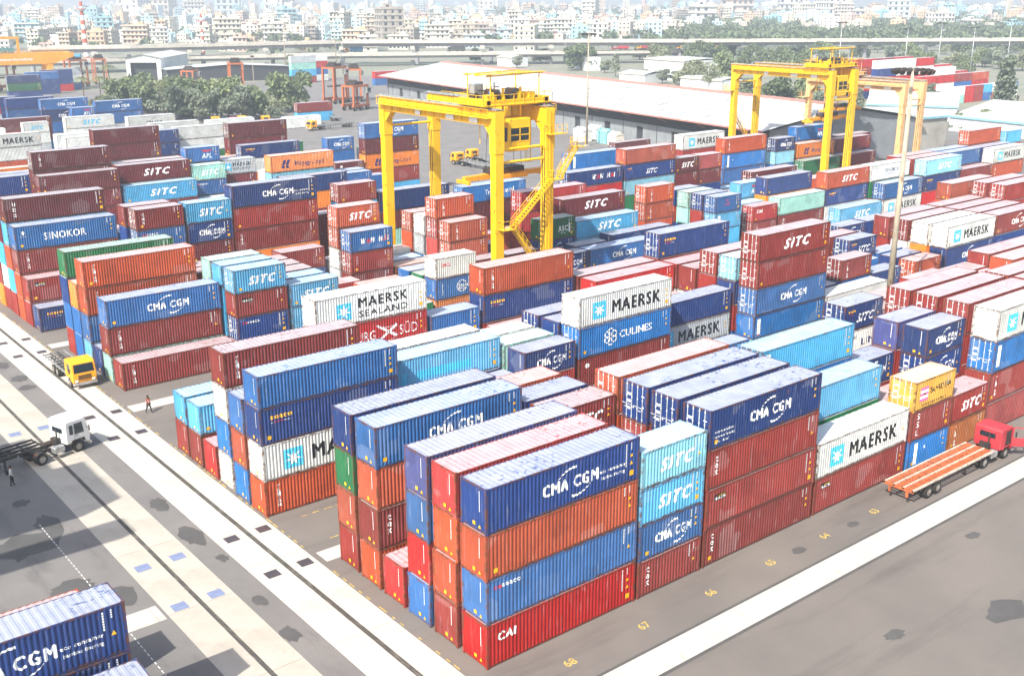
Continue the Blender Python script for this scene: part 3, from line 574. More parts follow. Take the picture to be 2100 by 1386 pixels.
# group, row, x, length, bottom to top: colour[.logo][!door at the near end][*other height]; f = any colour
STK = '''
1 0 0 40 R.cai B.seacow O N.cmae
1 0 12.5 20 M.tex B.cma L.sitc C.sitc
1 0 18.85 40 M.tex M.beacon M.tex N.cmax!
1 0 31.4 40 M.beacon W.maersk
1 0 44.1 20 Q.stripe M.ssl Y.samudera!
1 0 50.3 20 K.triton M.sitc
1 0 56.5 40 P M.triton Q.pil! W.maersk!
1 1 0 40 M O O R
1 1 12.5 20 M N
1 1 18.85 40 f f M N!
1 1 31.4 40 M G L.pil
1 1 44.1 20 M M
1 1 50.3 20 M M N.cma! N.cmae
1 1 56.5 40 M M M! M!
1 1 69.1 40 f M M M
1 2 0 40 B R B V
1 2 12.5 20 M M
1 2 18.85 40 M M P! N!
1 2 31.4 40 f B B L.pil!
1 2 44.1 20 M M N.cma
1 2 50.3 20 M M M V
1 2 56.5 40 M M M! M!
1 2 69.1 40 f f M M!
1 3 0 40 R
1 3 12.5 20 M M M M.sitc
1 3 18.85 40 f f O O!
1 3 31.4 40 f f B
1 3 44.1 20 B L
1 3 50.3 20 f W
1 3 56.5 40 M M M! M.tex!
1 3 69.1 20 f f M M!
1 3 75.6 40 f O O O
1 4 0 40 O M.tex O B.cma
1 4 12.5 20 f B B N
1 4 18.85 40 f P
1 4 31.4 40 f N
1 4 44.1 20 f N
1 4 50.8 20 f W W.tank N.sitcs!
1 4 57 40 f f M
1 4 63.5 20 f f M M!*
1 4 69.9 20 f f M M
1 4 76.3 40 f f M M
1 5 0 40 M O G N
1 5 12.5 20 f f O O
1 5 18.85 40 f P
1 5 31.4 40 f N
1 5 44.1 20 f f
1 5 50.8 20 f B
1 5 57 40 f M M!
2 0 0 40 O.triton W.maersk N.seaco B*
2 0 12.8 40 B N
2 0 25.45 20 O M N.cma
2 0 31.9 40 f M.circle Q.culines! W.maersk!
2 0 44.5 40 B
2 0 57.2 40 T* Q.pil* B.cma! M! M.sitc!
2 0 69.9 40 W* W.cosw*
2 0 82.5 20 B
2 1 0 40 Q O B
2 1 12.8 40 N N L.patch
2 1 25.4 20 f T T
2 1 31.9 40 f f N
2 1 44.5 40 R* E.maersk* N*
2 1 57.2 40 f f N* C!*
2 1 70 20 f N
2 1 76.6 20 f B M.triton!
2 1 92.9 20 N! O.triton!
2 1 100 40 f N.cma W.maersk!
2 1 112.7 40 M N.cma M.cma
2 2 0 40 W Q W M.triton
2 2 12.8 40 f N E
2 2 25.4 20 f W W
2 2 31.9 40 f f N!
2 2 44.5 40 f M
2 2 57.4 40 f f M* M!*
2 2 70 20 f B B
2 2 92.9 20 f N
2 2 100 40 M H! W!
2 2 112.7 40 f M M
2 3 0 40 R
2 3 12.8 40 f M
2 3 25.4 20 f f
2 3 31.9 40 f N
2 3 44.5 40 f M
2 3 57.4 40 f f M
2 3 86.6 20 E! B! N.sitcs!
2 3 100 40 f W! M!
2 3 112.7 40 f M M
2 3 125.4 40 f M* M* M!*
2 4 0 40 M L*
2 4 12.8 40 f M
2 4 25.4 20 f B
2 4 31.9 40 f M
2 4 44.95 40 f M R
2 4 57.4 40 f f M
2 4 86.4 20 f f M
2 4 100 40 f M M
2 4 112.7 40 f M M!
2 4 125.4 40 f M* M* M!*
2 5 0 40 M L*
2 5 12.85 40 f B R.hamburg W.mseal!
2 5 25.5 20 L N B
2 5 32.1 40 f M N.seaco O.triton
2 5 44.95 40 f M M
2 5 57.6 40 f M M.sitc N.seaco!
2 5 70.2 20 f M M!
2 5 92.9 20 f f N.cma!
2 5 99.3 20 f f N.sitc
2 5 120.5 40 f O* O* O*
3 0 0 40 M.triton
3 0 12.6 20 f N.seacow! M.beacon L.sitc!
3 0 19 20 f L L.sitc
3 0 25.4 20 f M
3 0 38.3 20 f B.cosco W.oocl
3 0 57.2 20 N N.cma
3 0 63.6 40 f* B.cma!*
3 1 0 40 T M.triton B.cma
3 1 12.6 20 f L L L
3 1 19 20 f L L
3 1 30 20 M O!
3 1 38.3 20 f G
3 1 63.6 20 f N
3 1 124.5 40 L.sitc!
3 1 137.2 40 W.maersk B.cma!
3 1 150 40 R.hamburg N.seaco C.sitc!
3 1 162.6 40 M M
3 1 174.3 40 f O.triton W.maersk!
3 2 0 40 N
3 2 12.7 20 f T T T
3 2 19 20 f M D
3 2 25.4 20 f P
3 2 38.3 20 f B
3 2 44.7 20 M! M.circle! O! O.triton!
3 2 60 20 f* N.cma* G.asc*
3 2 66.3 40 f* L* L.sitc*
3 2 95.6 20 L L.pil! B.xines!
3 2 104.9 20 M.triton! R.cai!
3 2 111.6 40 M.ues T.textainer!
3 2 124.2 40 f N.seaco O.sitc
3 2 137 40 f G W.cordelia
3 2 150 40 f f M
3 2 162.6 40 f f B
3 2 174.3 40 f N! N!
3 3 0 40 L B O.triton O.triton
3 3 19 20 f M D
3 3 31.9 20 f M M.textainer! B.wanhai!
3 3 38.3 20 f K
3 3 44.7 20 O! P! P! P! O.triton!
3 3 66.3 40 f* M* M* D.sitc*
3 3 82.9 20 f O.triton! O.triton! O.triton!
3 3 95.6 20 f M! N!
3 3 104.9 20 f C
3 3 111.6 40 f f N
3 3 150 40 f f M
3 3 162.6 40 f H B.cma
3 3 175 40 f f M O!
3 3 190 20 f f f L!
3 4 0 40 B B H
3 4 12.6 20 f G M
3 4 19 20 f f M
3 4 31.9 20 f f W! O! O.sitc!
3 4 38.3 20 f L
3 4 44.7 20 f B! E! W!
3 4 61.2 40 f M R R.cai!
3 4 95.6 20 f T T!
3 4 102 20 f L
3 4 108.5 20 f L L.apl
3 5 0 40 M B N.seaco G
3 5 12.6 20 f M M.beacon
3 5 25.5 20 f f M
3 5 44.7 20 f R! O! O!
3 5 95.6 20 N! O! N!
3 5 115 40 f H.hapag D.ues!
4 0 0 40 N.seaco
4 0 12.6 20 f f f B.seacow! M.tex!
4 0 19 20 f f f N.cmae! L.sitc
4 0 25.3 40 f f M.tex M N.cmae
4 0 40.9 20 f f D L! M!
4 0 47.3 40 f T D* N
4 0 62 40 f* D* D* Q.trans!*
4 0 83.1 40 f* f* R* N.wanhai!*
4 0 95.9 40 f* f* C* N.sitcs* O*
4 0 108.2 20 f f D D.sitc
4 0 114.5 20 f f D P
4 1 0 40 M M.beacon
4 1 12.3 20 f f f N M
4 1 25.3 40 f f M
4 1 38 40 f D.sitc D
4 1 62 40 f f E.maersk
4 1 111.8 20 f f C!
4 1 117.5 20 f D D.textainer!
4 2 0 40 O O M.triton Q.sinokor
4 2 25.3 40 f f M
4 2 66.5 40 f f Q.sitc
4 2 128.2 40 f f Q.stripe O.triton
4 2 143.6 20 f f C N.cmae!
4 2 151 40 f f H.hapag
4 2 164 40 f f D
4 3 0 40 M L O L D.ues
4 3 12.6 40 f f L
4 3 91.4 40 f f f Q.pil!
4 3 154 40 f f D Q.apl
4 3 168 40 f f D
4 4 0 40 M W L D
4 5 126 40 f f f W.maersk
5 0 50 40 f f N
5 1 26 40 f
5 1 63 20 f f B
5 2 26 40 f
5 2 50.9 40 f H C H.hapag
5 2 63.4 20 f D B.cma
5 3 13.7 40 f D D D.textainer
5 3 26.4 40 f D L.sitc
5 3 51 40 f f W
5 4 1 40 f f f N
5 4 26.7 40 f f f D.sitc
5 4 39.2 20 f f B.seacow T.sitc
5 5 14.7 40 f f D D D.triton!
5 5 27 40 f f D D
5 5 68.5 20 f f D.circle
5 5 75 40 f f H.hapag D B.cma!
6 0 55 40 f H f* N.seaco!*
6 1 75 20 f f B B.cmae
6 2 55.5 40 f f H D D!
6 3 0 40 f f D D.tex
5 5 39.6 20 f f f f B.apl
6 4 32 40 f f D D D
5 5 46.2 20 f f D E.mseal
6 1 83 20 f f E.maersk
6 2 36 40 f f N.seacow
6 1 44 40 f f D
8 1 64.4 40 f W W
8 5 63.2 40 f E W
8 5 25.9 40 f W W.maersk
8 2 39 40 f W W.cmw
8 3 52 40 f W W
8 0 52 40 f N N
8 0 39 40 f W W
8 4 76.5 40 f W W.sitcb
8 2 85 20 f E E
9 3 51.8 40 f W W.sitcb
9 4 42.5 20 f W W.sitcb
9 1 30 20 f W W
9 1 24 20 f E W
9 0 64.4 40 f W W.cmw
9 5 55.5 20 f f B.cma B.apl
9 5 61.6 40 f E B B.cma
9 5 38 40 f f D
10 0 52.2 40 f B N.cma B.cma
10 0 30 40 f f E R.hamburg
10 3 46 40 f f f N
10 5 38 40 f N N N.cma
10 5 51 40 f f E.maersk
'''
DEFS = []
for ln in STK.strip().splitlines():
    t = ln.split(); DEFS.append((int(t[0]), int(t[1]), float(t[2]), int(t[3]), t[4:]))
# the rest of the slots between: lower stacks of mixed boxes
rnd = random.Random(11)
def free(g, r, a, b):
    return all(not (d[0] == g and d[1] == r and d[2] < b and d[2] + LEN[d[3]] > a) for d in DEFS)
for g, xa, xb, hi in ((2, 0, 130, 2), (3, 0, 175, 2), (4, 0, 165, 2), (5, 0, 68, 2), (6, 0, 68, 3)):
    for r in range(6):
        x = xa; xb_, hi_ = (78 if (g == 3 and r < 2) else 84 if (g == 2 and r == 0) else xb), (1 if r == 0 else hi)
        while x < xb_:
            if free(g, r, x - 0.15, x + 12.35):
                DEFS.append((g, r, x, 40, ['f'] * rnd.randint(1, hi_))); x += 12.7
            elif free(g, r, x - 0.15, x + 6.2):
                DEFS.append((g, r, x, 20, ['f'] * rnd.randint(1, hi_))); x += 6.4
            else: x += 0.6
BOX = []
for g, r, x, ln, codes in DEFS:
    z = 0.016; gx, gy = GRP[g]
    for tier, c in enumerate(codes):
        hk = 'H' if ln == 40 else 'S'
        if c.endswith('*'): hk = 'S' if hk == 'H' else 'H'; c = c[:-1]
        door = c.endswith('!'); c = c.rstrip('!'); logo = None
        if c == 'f': col = rnd.choice('MMMMMDDOONNNBBQLWEGHP'); door = rnd.random() < 0.6 and x > 10
        else: col, _, logo = c.partition('.')
        jx = rnd.uniform(-0.05, 0.05); jy = rnd.uniform(-0.04, 0.04)
        BOX.append(dict(g=g, r=r, ln=ln, x=gx + x + jx, sx=x, y=gy + r * ROWP + jy, z=z, hk=hk, col=col, logo=logo, door=door, tier=tier, top=tier == len(codes) - 1))
        z += HT[hk] + 0.022
# stack at the lower left, beside the quay road
for x, y, cs in ((-18.35 - 12.19, 6.26, 'NNN'), (-18.35 - 12.19, 3.0, 'MN'), (-18.46 - 12.19, 11.85, 'MO')):
    z = 0.016
    for i, c in enumerate(cs):
        BOX.append(dict(g=0, r={6.26: 1, 3.0: 0, 11.85: 3}[y], ln=40, x=x, sx=0, y=y, z=z, hk='H', col=c, logo='cmae' if i == 2 else None, door=False, tier=i, top=i == len(cs) - 1)); z += HT['H'] + 0.022

# far block at the right edge
fb = at(1938, 216)
for r_, row in enumerate((['WW', 'TW', 'RR', 'MM', 'BL', 'OW', 'NN', 'WB'], ['f', 'fRR', 'fWRW', 'fBM', 'fRO'], ['ffRNW', 'fWRWW', 'ffRWR', 'ffMR', 'fWR'], ['ffWMR', 'fMRWM', 'ffWWR', 'ffRE'])):
    for s_, cs in enumerate(row):
        z = 0.016; l_ = 20 if r_ == 0 else 40; xx = (6.4 if r_ == 0 else 12.6) * s_ + (0 if r_ == 0 else -10)
        for i, c in enumerate(cs):
            cc = rnd.choice('MRWNB') if c == 'f' else c
            BOX.append(dict(g=11, r=r_, ln=l_, x=fb.x + xx, sx=xx, y=fb.y + r_ * (9 if r_ else 0) + (4 if r_ else 0), z=z, hk='H', col=cc, logo='maersk' if cc == 'W' and l_ == 40 and i >= 2 else ('cma' if cc == 'N' and l_ == 40 else None), door=False, tier=i, top=i == len(cs) - 1)); z += HT['H'] + 0.022
# single boxes standing by the warehouse and the road
for u, v, l_, cs in ((1262, 318, 40, 'D'), (1405, 300, 40, 'M'), (612, 252, 40, 'LM'), (556, 268, 40, 'W'), (585, 262, 40, 'W'), (600, 172, 40, 'MLTE'), (625, 168, 40, 'WBRW'), (770, 176, 40, 'BR'), (800, 180, 40, 'QP'), (20, 205, 40, 'NGN'), (60, 196, 40, 'NNB'), (90, 190, 40, 'fNN'), (110, 186, 40, 'ffE')):
    p_ = at(u, v); z = 0.016
    for i, c in enumerate(cs):
        cc = rnd.choice('MRWNB') if c == 'f' else c
        BOX.append(dict(g=12, r=0, ln=l_, x=p_.x, sx=u, y=p_.y, z=z, hk='H', col=cc, logo=None, door=True, tier=i, top=False)); z += HT['H'] + 0.022
# how much of each box the photograph shows: a small depth buffer
SW, SH, SS = 700, 462, 3.0
zbuf = np.full((SH, SW), 1e9, np.float32); idb = np.full((SH, SW), -1, np.int32)
def raster(pts, k):
    q = np.array([pj(p) for p in pts]); 
    if (q[:, 2] < 1).any(): return
    u, v = q[:, 0] / SS, q[:, 1] / SS; x0, x1 = max(0, int(u.min())), min(SW - 1, int(u.max()) + 1); y0, y1 = max(0, int(v.min())), min(SH - 1, int(v.max()) + 1)
    if x0 >= x1 or y0 >= y1: return
    X, Y = np.meshgrid(np.arange(x0, x1 + 1), np.arange(y0, y1 + 1)); ins = None
    for i in range(4):
        j = (i + 1) % 4; e = (u[j] - u[i]) * (Y - v[i]) - (v[j] - v[i]) * (X - u[i]); ins = [e >= 0, e <= 0] if ins is None else [ins[0] & (e >= 0), ins[1] & (e <= 0)]
    ok = ins[0] | ins[1]; d = q[:, 2].mean() * np.ones_like(X, np.float32)
    A = np.c_[u, v, np.ones(4)]; sol = np.linalg.lstsq(A, 1 / q[:, 2], rcond=None)[0]; d = 1 / np.maximum(sol[0] * X + sol[1] * Y + sol[2], 1e-6)
    zb = zbuf[y0:y1 + 1, x0:x1 + 1]; ib = idb[y0:y1 + 1, x0:x1 + 1]; m_ = ok & (d < zb); zb[m_] = d[m_]; ib[m_] = k
for k, b in enumerate(BOX):
    x0, y0, z0 = b['x'], b['y'], b['z']; x1, y1, z1 = x0 + LEN[b['ln']], y0 + CW, z0 + HT[b['hk']]
    raster([(x0, y0, z0), (x1, y0, z0), (x1, y0, z1), (x0, y0, z1)], k)
    raster([(x0, y0, z1), (x1, y0, z1), (x1, y1, z1), (x0, y1, z1)], k)
    xe = x0 if x0 > CAM.x else x1
    raster([(xe, y0, z0), (xe, y1, z0), (xe, y1, z1), (xe, y0, z1)], k)
cnt = np.bincount(idb[idb >= 0].ravel(), minlength=len(BOX))
order = sorted(range(len(BOX)), key=lambda i: -cnt[i])
SHOWN = set(i for i in order[:300] if cnt[i] > 0)
print('boxes', len(BOX), 'visible', int((cnt > 0).sum()), 'own objects', len(SHOWN))

BLOCK = {0: 'quay-side stack', 1: 'nearest block', 2: 'second block', 3: 'third block', 4: 'fourth block', 5: 'fifth block', 6: 'sixth block', 8: 'white far block', 9: 'farthest white block', 10: 'last far block', 11: 'far right block', 12: 'scattered roadside stacks'}
ORD = 'first second third fourth fifth sixth seventh eighth ninth tenth eleventh twelfth thirteenth fourteenth fifteenth sixteenth seventeenth eighteenth nineteenth twentieth twenty-first twenty-second twenty-third twenty-fourth'.split()
TIER = ['ground tier', 'second tier', 'third tier', 'fourth tier', 'fifth tier']
bays = {}
for b in BOX: bays.setdefault((b['g'], b['r']), set()).add(b['sx'])
bays = {k: sorted(v) for k, v in bays.items()}
GNAME = {g: f'containers stacked in the {n}' for g, n in BLOCK.items()}
mass = MB(); mass_c = []
def put_container(k, b):
    ln, hk = b['ln'], b['hk']; colr = srgb(PAL[b['col']][0]); f = 0.72 + 0.34 * ((k * 7919) % 97) / 97
    g_ = 0.2 * ((k * 104729) % 89) / 89; mu = sum(colr[:3]) / 3; colr = tuple(min(1, (c * (1 - g_) + mu * g_) * f) for c in colr[:3]) + (1,)
    near = cnt[k] > 60
    root = empty('shipping_container', (b['x'], b['y'], b['z']))
    bay = bays[b['g'], b['r']].index(b['sx'])
    what = ('white ' if False else '') + PAL[b['col']][1]
    lab = f"{what} container"
    if ln == 20: lab = f"{what} short container"
    if b['logo'] and b['logo'] in LOOK: lab += ' with ' + ' '.join(LOOK[b['logo']].replace(',', '').split()[:4])
    lab += f", {ORD[bay]} bay, {ORD[b['r']]} row, {TIER[b['tier']]}, {BLOCK[b['g']]}"; lab = lab if len(lab.split()) <= 16 else ' '.join(lab.replace(' container', '', 1).replace(' lettering', '', 1).split())
    lab = ' '.join(lab.split())
    tag(root, lab, 'container', GNAME[b['g']])
    H = HT[hk]; L0 = LEN[ln]
    link('frame', PART[ln, hk, 'frame'], root, color=colr)
    link('side_wall', PART[ln, hk, 'side'], root, color=colr)
    link('side_wall', PART[ln, hk, 'side'], root, (L0, CW, 0), (0, 0, math.pi), color=colr)
    link('roof', PART[ln, hk, 'roof'], root, color=colr)
    link('end_wall', PART['end', hk], root, (L0, CW, 0), (0, 0, math.pi), color=colr)
    if b['door']:
        for s in (0, 1):
            leaf = link('door', PART['leaf', hk], root, (0, 0.17 + s * 1.053, 0.19), color=colr)
            for y in (0.3, 0.8): link('lock_rod', PART['rod', hk], leaf, (-0.012, y, 0.06))
        if near: link('data_plate', PART['plates', hk], root)
    else:
        link('end_wall', PART['end', hk], root, color=colr)
        if near: link('stencil_mark', PART['emark', hk], root)
    if b['logo']:
        key = (b['logo'], ln, hk)
        if key not in LOGO: LOGO[key] = make_logo(*key)
        link('lettering', LOGO[key], root)
    if near and b['col'] != 'Z': link('stencil_mark', PART[ln, hk, 'mark', k % 3], root)
def mass_container(b):
    ln, hk = b['ln'], b['hk']; H = HT[hk]; L0 = LEN[ln]; o = Vector((b['x'], b['y'], b['z'])); c = srgb(PAL[b['col']][0]); n0 = len(mass.f)
    P = lambda x, y, z: (o.x + x, o.y + y, o.z + z)
    corr(mass, BRK[ln], 0.02, H - 0.02, lambda t, d, z: P(t, 0.01 + d * DEP, z))
    corr(mass, EB, 0.02, H - 0.02, lambda t, d, z: P(0.012 + d * DEP, t, z))
    mass.box(*P(0, 0, 0), *P(0.15, 0.15, H)); mass.box(*P(L0 - 0.15, 0, 0), *P(L0, 0.15, H)); mass.box(*P(0, CW - 0.15, 0), *P(0.15, CW, H))
    mass.quad(P(L0, 0, 0), P(L0, CW, 0), P(L0, CW, H), P(L0, 0, H)); mass.quad(P(L0, CW, 0), P(0, CW, 0), P(0, CW, H), P(L0, CW, H))
    mass_c.extend([c] * (len(mass.f) - n0)); n0 = len(mass.f)
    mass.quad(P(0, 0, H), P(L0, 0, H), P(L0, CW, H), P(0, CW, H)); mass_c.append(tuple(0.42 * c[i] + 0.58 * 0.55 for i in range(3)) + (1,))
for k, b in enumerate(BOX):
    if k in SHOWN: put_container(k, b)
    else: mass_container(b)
if mass.f:
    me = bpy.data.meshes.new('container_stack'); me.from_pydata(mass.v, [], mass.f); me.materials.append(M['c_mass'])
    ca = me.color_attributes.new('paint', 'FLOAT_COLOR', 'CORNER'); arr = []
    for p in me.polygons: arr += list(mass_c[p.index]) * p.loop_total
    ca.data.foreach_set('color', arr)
    o = link('container_stack', me); tag(o, 'remaining containers of many colours stacked behind and between the nearer ones', 'containers', kind='stuff')
# ------------------------------------------------------------------ yard cranes
def rail_run(mb, pts, h=1.05, step=1.5, t=0.05):
    """handrail: posts and two rails along a polyline"""
    for a, b in zip(pts[:-1], pts[1:]):
        a, b = Vector(a), Vector(b); d = b - a; n = max(1, int(d.length / step)); up = Vector((0, 0, h))
        for i in range(n + 1):
            p = a + d * (i / n); mb.bar(p, p + up, t)
        mb.bar(a + up, b + up, t); mb.bar(a + up * 0.5, b + up * 0.5, t * 0.8)
def stair(mb, a, b, wdt=0.8):
    """open-tread stair flight from a up to b, running along x"""
    a, b = Vector(a), Vector(b); d = b - a; n = max(3, int(abs(d.z) / 0.27))
    for s in (-wdt / 2, wdt / 2):
        o = Vector((0, s, 0)); mb.bar(a + o, b + o, 0.07, 0.24)
        mb.bar(a + o + Vector((0, 0, 1)), b + o + Vector((0, 0, 1)), 0.05); mb.bar(a + o + Vector((0, 0, 0.55)), b + o + Vector((0, 0, 0.55)), 0.04)
        for i in range(0, n + 1, 3): p = a + d * (i / n) + o; mb.bar(p, p + Vector((0, 0, 1)), 0.045)
    for i in range(1, n): p = a + d * (i / n); mb.box(p.x - 0.13, p.y - wdt / 2, p.z - 0.02, p.x + 0.13, p.y + wdt / 2, p.z + 0.02)

def yard_crane(x0, wx, yR, span, H, mk, label, trolley_y, hoist_z, detail=True):
    root = empty('gantry_crane', (x0, yR, 0)); tag(root, label, 'crane', 'rubber-tyred gantry cranes')
    mt = M[mk]; gh = 1.75
    for x in (0, wx):
        for y in (0, span):
            mb = MB(); mb.box(-0.62, -0.5, 1.9, 0.62, 0.5, H - gh - 0.2); mb.box(-0.7, -0.56, H - gh - 3.2, 0.7, 0.56, H - 0.25)
            s = 1 if y == 0 else -1
            mb.prism([(0, 0), (0, 0)] if False else [(-0.55, 1.9), (0.55, 1.9), (0.5, 8.0), (-0.5, 8.0)], -0.62, 0.62)
            mb.prism([(-0.42, H - gh - 0.2), (0.42, H - gh - 0.2), (0.42, H - gh), (-0.42, H - gh)], 0.5 * s, 1.7 * s)
            k = len(mb.v); mb.v += [(xx, s * yy, zz) for xx in (-0.45, 0.45) for yy, zz in ((0.5, H - gh - 1.5), (0.5, H - gh), (2.0, H - gh))]
            mb.f += [(k, k + 1, k + 2), (k + 3, k + 5, k + 4), (k, k + 2, k + 5, k + 3)]; mb.m += [0, 0, 0]
            lg = mb.build('leg', mt, root, (x, y, 0), bevel=0.03)
            cp = MB(); cp.cyl((-0.66, -0.3, 2.2), (-0.66, -0.3, H - 2), 0.06, n=6); cp.cyl((-0.66, 0.1, 2.2), (-0.66, 0.1, H - 4), 0.05, n=6); cp.build('conduit', M['dark'] if x else mt, lg)
    for i, x in enumerate((0, wx)):
        mb = MB(); mb.box(x - 0.5, -0.55, H - gh, x + 0.5, span + 0.55, H); mb.box(x - 0.62, -0.55, H - 0.06, x + 0.62, span + 0.9, H)
        mb.box(x - 0.62, -0.5, H - gh - 0.02, x + 0.62, span + 0.5, H - gh + 0.05)
        n = 12
        for j in range(n + 1):
            y = 0.4 + (span - 0.8) * j / n; mb.box(x - 0.62, y - 0.04, H - gh, x + 0.62, y + 0.04, H - 0.02)
        g = mb.build('girder', mt, root)
        mb = MB(); mb.box(x - 0.75, -0.5, H + 0.01, x + 0.75, span + 1.4, H + 0.05); mb.box(x - 0.08, -0.5, H + 0.05, x + 0.08, span + 1.4, H + 0.2); mb.build('trolley_rail', M['steel'], g)
        sg = -1 if i == 0 else 1
        mb = MB(); mb.box(x + sg * 0.65 - 0.0, 0, H - 0.9, x + sg * 1.35, span, H - 0.84); rail_run(mb, [(x + sg * 1.33, 0, H - 0.84), (x + sg * 1.33, span, H - 0.84)], 1.0, 2.0); mb.build('walkway', mt, g)
        sgn = MB()
        for yy, ww in ((span * 0.32, 1.6), (span * 0.12, 1.6), (span * 0.62, 1.1)): sgn.box(x - 0.66, yy, H - gh + 0.1, x - 0.64, yy + ww, H - gh + 0.75)
        if i == 0: sgn.build('number_plate', M['white'], g)
    for y in (0, span):
        MB().box(-0.9, y - 0.45, 1.25, wx + 0.9, y + 0.45, 2.05).build('sill_beam', mt, root, bevel=0.03)
        for z in ((H * 0.82, H * 0.76) if y == 0 else (H * 0.85,)):
            MB().cyl((0, y, z), (wx, y, z), 0.16, n=8).build('tie_tube', mt, root)
        for x in (-0.6, wx + 0.6):
            for dx in (-0.85, 0.85):
                wl = MB().cyl((x + dx, y - 0.28, 0.78), (x + dx, y + 0.28, 0.78), 0.78, n=18).build('wheel', M['rubber'], root)
                MB().cyl((x + dx, y - 0.3, 0.78), (x + dx, y + 0.3, 0.78), 0.38, n=12).build('rim', mt, wl)
    # trolley with winch, canopy and cabin
    ty = trolley_y; tr = empty('trolley', (0, ty, H)); tr.parent = root
    mb = MB(); mb.box(-0.9, -2.6, 0.25, wx + 0.9, 2.6, 0.5)
    for x in (-0.5, wx + 0.5): mb.box(x - 0.25, -2.8, 0.5, x + 0.25, 2.8, 1.1)
    for y in (-2.6, 2.6): mb.box(-0.9, y - 0.2, 0.5, wx + 0.9, y + 0.2, 1.0)
    rail_run(mb, [(-1.3, -2.9, 0.5), (wx + 1.3, -2.9, 0.5), (wx + 1.3, 2.9, 0.5), (-1.3, 2.9, 0.5), (-1.3, -2.9, 0.5)], 1.1, 1.3)
    mb.box(-1.4, -3.0, 0.42, wx + 1.4, 3.0, 0.5)
    mb.build('trolley_frame', mt, tr)
    mb = MB()
    for x in (wx * 0.3, wx * 0.7): mb.cyl((x - 0.7, 0, 1.35), (x + 0.7, 0, 1.35), 0.62, n=16); mb.cyl((x - 0.8, 0, 1.35), (x - 0.7, 0, 1.35), 0.78, n=16)
    for x, y in ((0.6, 1.6), (wx - 0.6, 1.6), (wx * 0.5, -1.4)): mb.cyl((x, y - 0.6, 1.2), (x, y + 0.6, 1.2), 0.4, n=12)
    mb.build('winch_drum', M['dark'], tr)
    mb = MB()
    for (x, y, a, b, c) in ((0.3, -1.6, 1.3, 1.0, 1.0), (wx - 1.6, -1.6, 1.3, 1.0, 1.1), (wx * 0.42, 0.9, 1.2, 0.9, 0.8)): mb.box(x, y, 0.5, x + a, y + b, 0.5 + c)
    mb.build('gearbox', mt, tr)
    rc = random.Random(int(x0)); c1, c2 = MB(), MB()
    for k in range(34):
        q = (c1, c2)[k % 2]; xx, yy = rc.uniform(-0.6, wx + 0.4), rc.uniform(-2.3, 2.0); a_, b_, h_ = rc.uniform(0.15, 0.7), rc.uniform(0.15, 0.6), rc.uniform(0.2, 1.4)
        if k % 3: q.box(xx, yy, 0.5, xx + a_, yy + b_, 0.5 + h_)
        else: q.cyl((xx, yy, 0.5), (xx, yy, 0.5 + h_ * 1.6), 0.07); q.cyl((xx, yy, 0.5 + h_ * 1.2), (xx + rc.uniform(-2, 2), yy, 0.5 + h_ * 1.2), 0.06)
    for q, nm, mm in ((c1, 'fittings', M['dark']), (c2, 'fittings', mt)): q.build(nm, mm, tr)['kind'] = 'stuff'
    lm = MB()
    for x in (-0.4, 0.35): lm.bar((wx + x, -0.05, -7.0), (wx + x, -0.05, 0.5), 0.08)
    for k in range(22): lm.bar((wx - 0.4, -0.05, -7 + k * 0.33), (wx + 0.35, -0.05, -7 + k * 0.33), 0.05)
    for x in (1.2, 2.4, 3.9, 5.2): lm.cyl((x, 1.2, -0.4), (x, 1.2, -3.2 - (x % 1.7)), 0.05)
    lm.build('access_ladder', mt, tr)
    MB().box(0.4, 1.2, 0.5, 1.8, 2.3, 2.6).build('electrical_cabinet', M['steel'], tr, bevel=0.04)
    mb = MB()
    for x in (0.2, wx - 0.2):
        for y in (-2.2, 2.2): mb.bar((x, y, 0.5), (x, y, 3.7), 0.1)
    for y in (-2.2, 0, 2.2): mb.bar((-0.4, y, 3.7), (wx + 0.4, y, 3.85), 0.09, 0.16)
    for x in (0.2, wx * 0.5, wx - 0.2): mb.bar((x, -2.5, 3.8), (x, 2.5, 3.8), 0.09)
    mb.box(-0.7, -2.5, 3.9, wx + 0.7, -1.5, 3.95)
    mb.build('canopy', mt, tr)
    cb = MB(); cb.prism([(-1.15, -6.0), (0.9, -6.0), (1.15, -5.2), (1.15, -2.7), (-1.15, -2.7)], -1.0, 1.3)
    cab = cb.build('cabin', mt, tr, (wx * 0.5, -1.8, 1.9), bevel=0.06); cab.scale = (1.45, 1.3, 1.15)
    gl = MB(); gl.quad((-0.95, -1.012, -5.0), (0.95, -1.012, -5.0), (0.95, -1.012, -3.6), (-0.95, -1.012, -3.6)); gl.quad((-1.162, -0.8, -5.0), (-1.162, 1.0, -5.0), (-1.162, 1.0, -3.6), (-1.162, -0.8, -3.6))
    gl.build('window', M['glass'], cab)
    fr = MB()
    for z in (-5.0, -4.35, -3.6): fr.box(-1.0, -1.03, z - 0.05, 1.0, -1.0, z + 0.05)
    for x in (-1.0, 0, 1.0): fr.box(x - 0.05, -1.03, -5.0, x + 0.05, -1.0, -3.6)
    fr.build('window_frame', mt, cab)
    hg = MB()
    for x in (-0.9, 0.9): hg.bar((x, 0.2, -2.7), (x, 0.2, 0.3), 0.16)
    hg.build('hanger', mt, cab)
    # spreader on four ropes
    z = hoist_z - H; sx = wx / 2
    sp = MB(); sp.box(sx - 2.6, -0.75, z + 0.9, sx + 2.6, 0.75, z + 1.5); sp.build('head_block', M['dark'], tr)
    sp = MB(); sp.box(sx - 6.05, -0.35, z + 0.25, sx + 6.05, 0.35, z + 0.85)
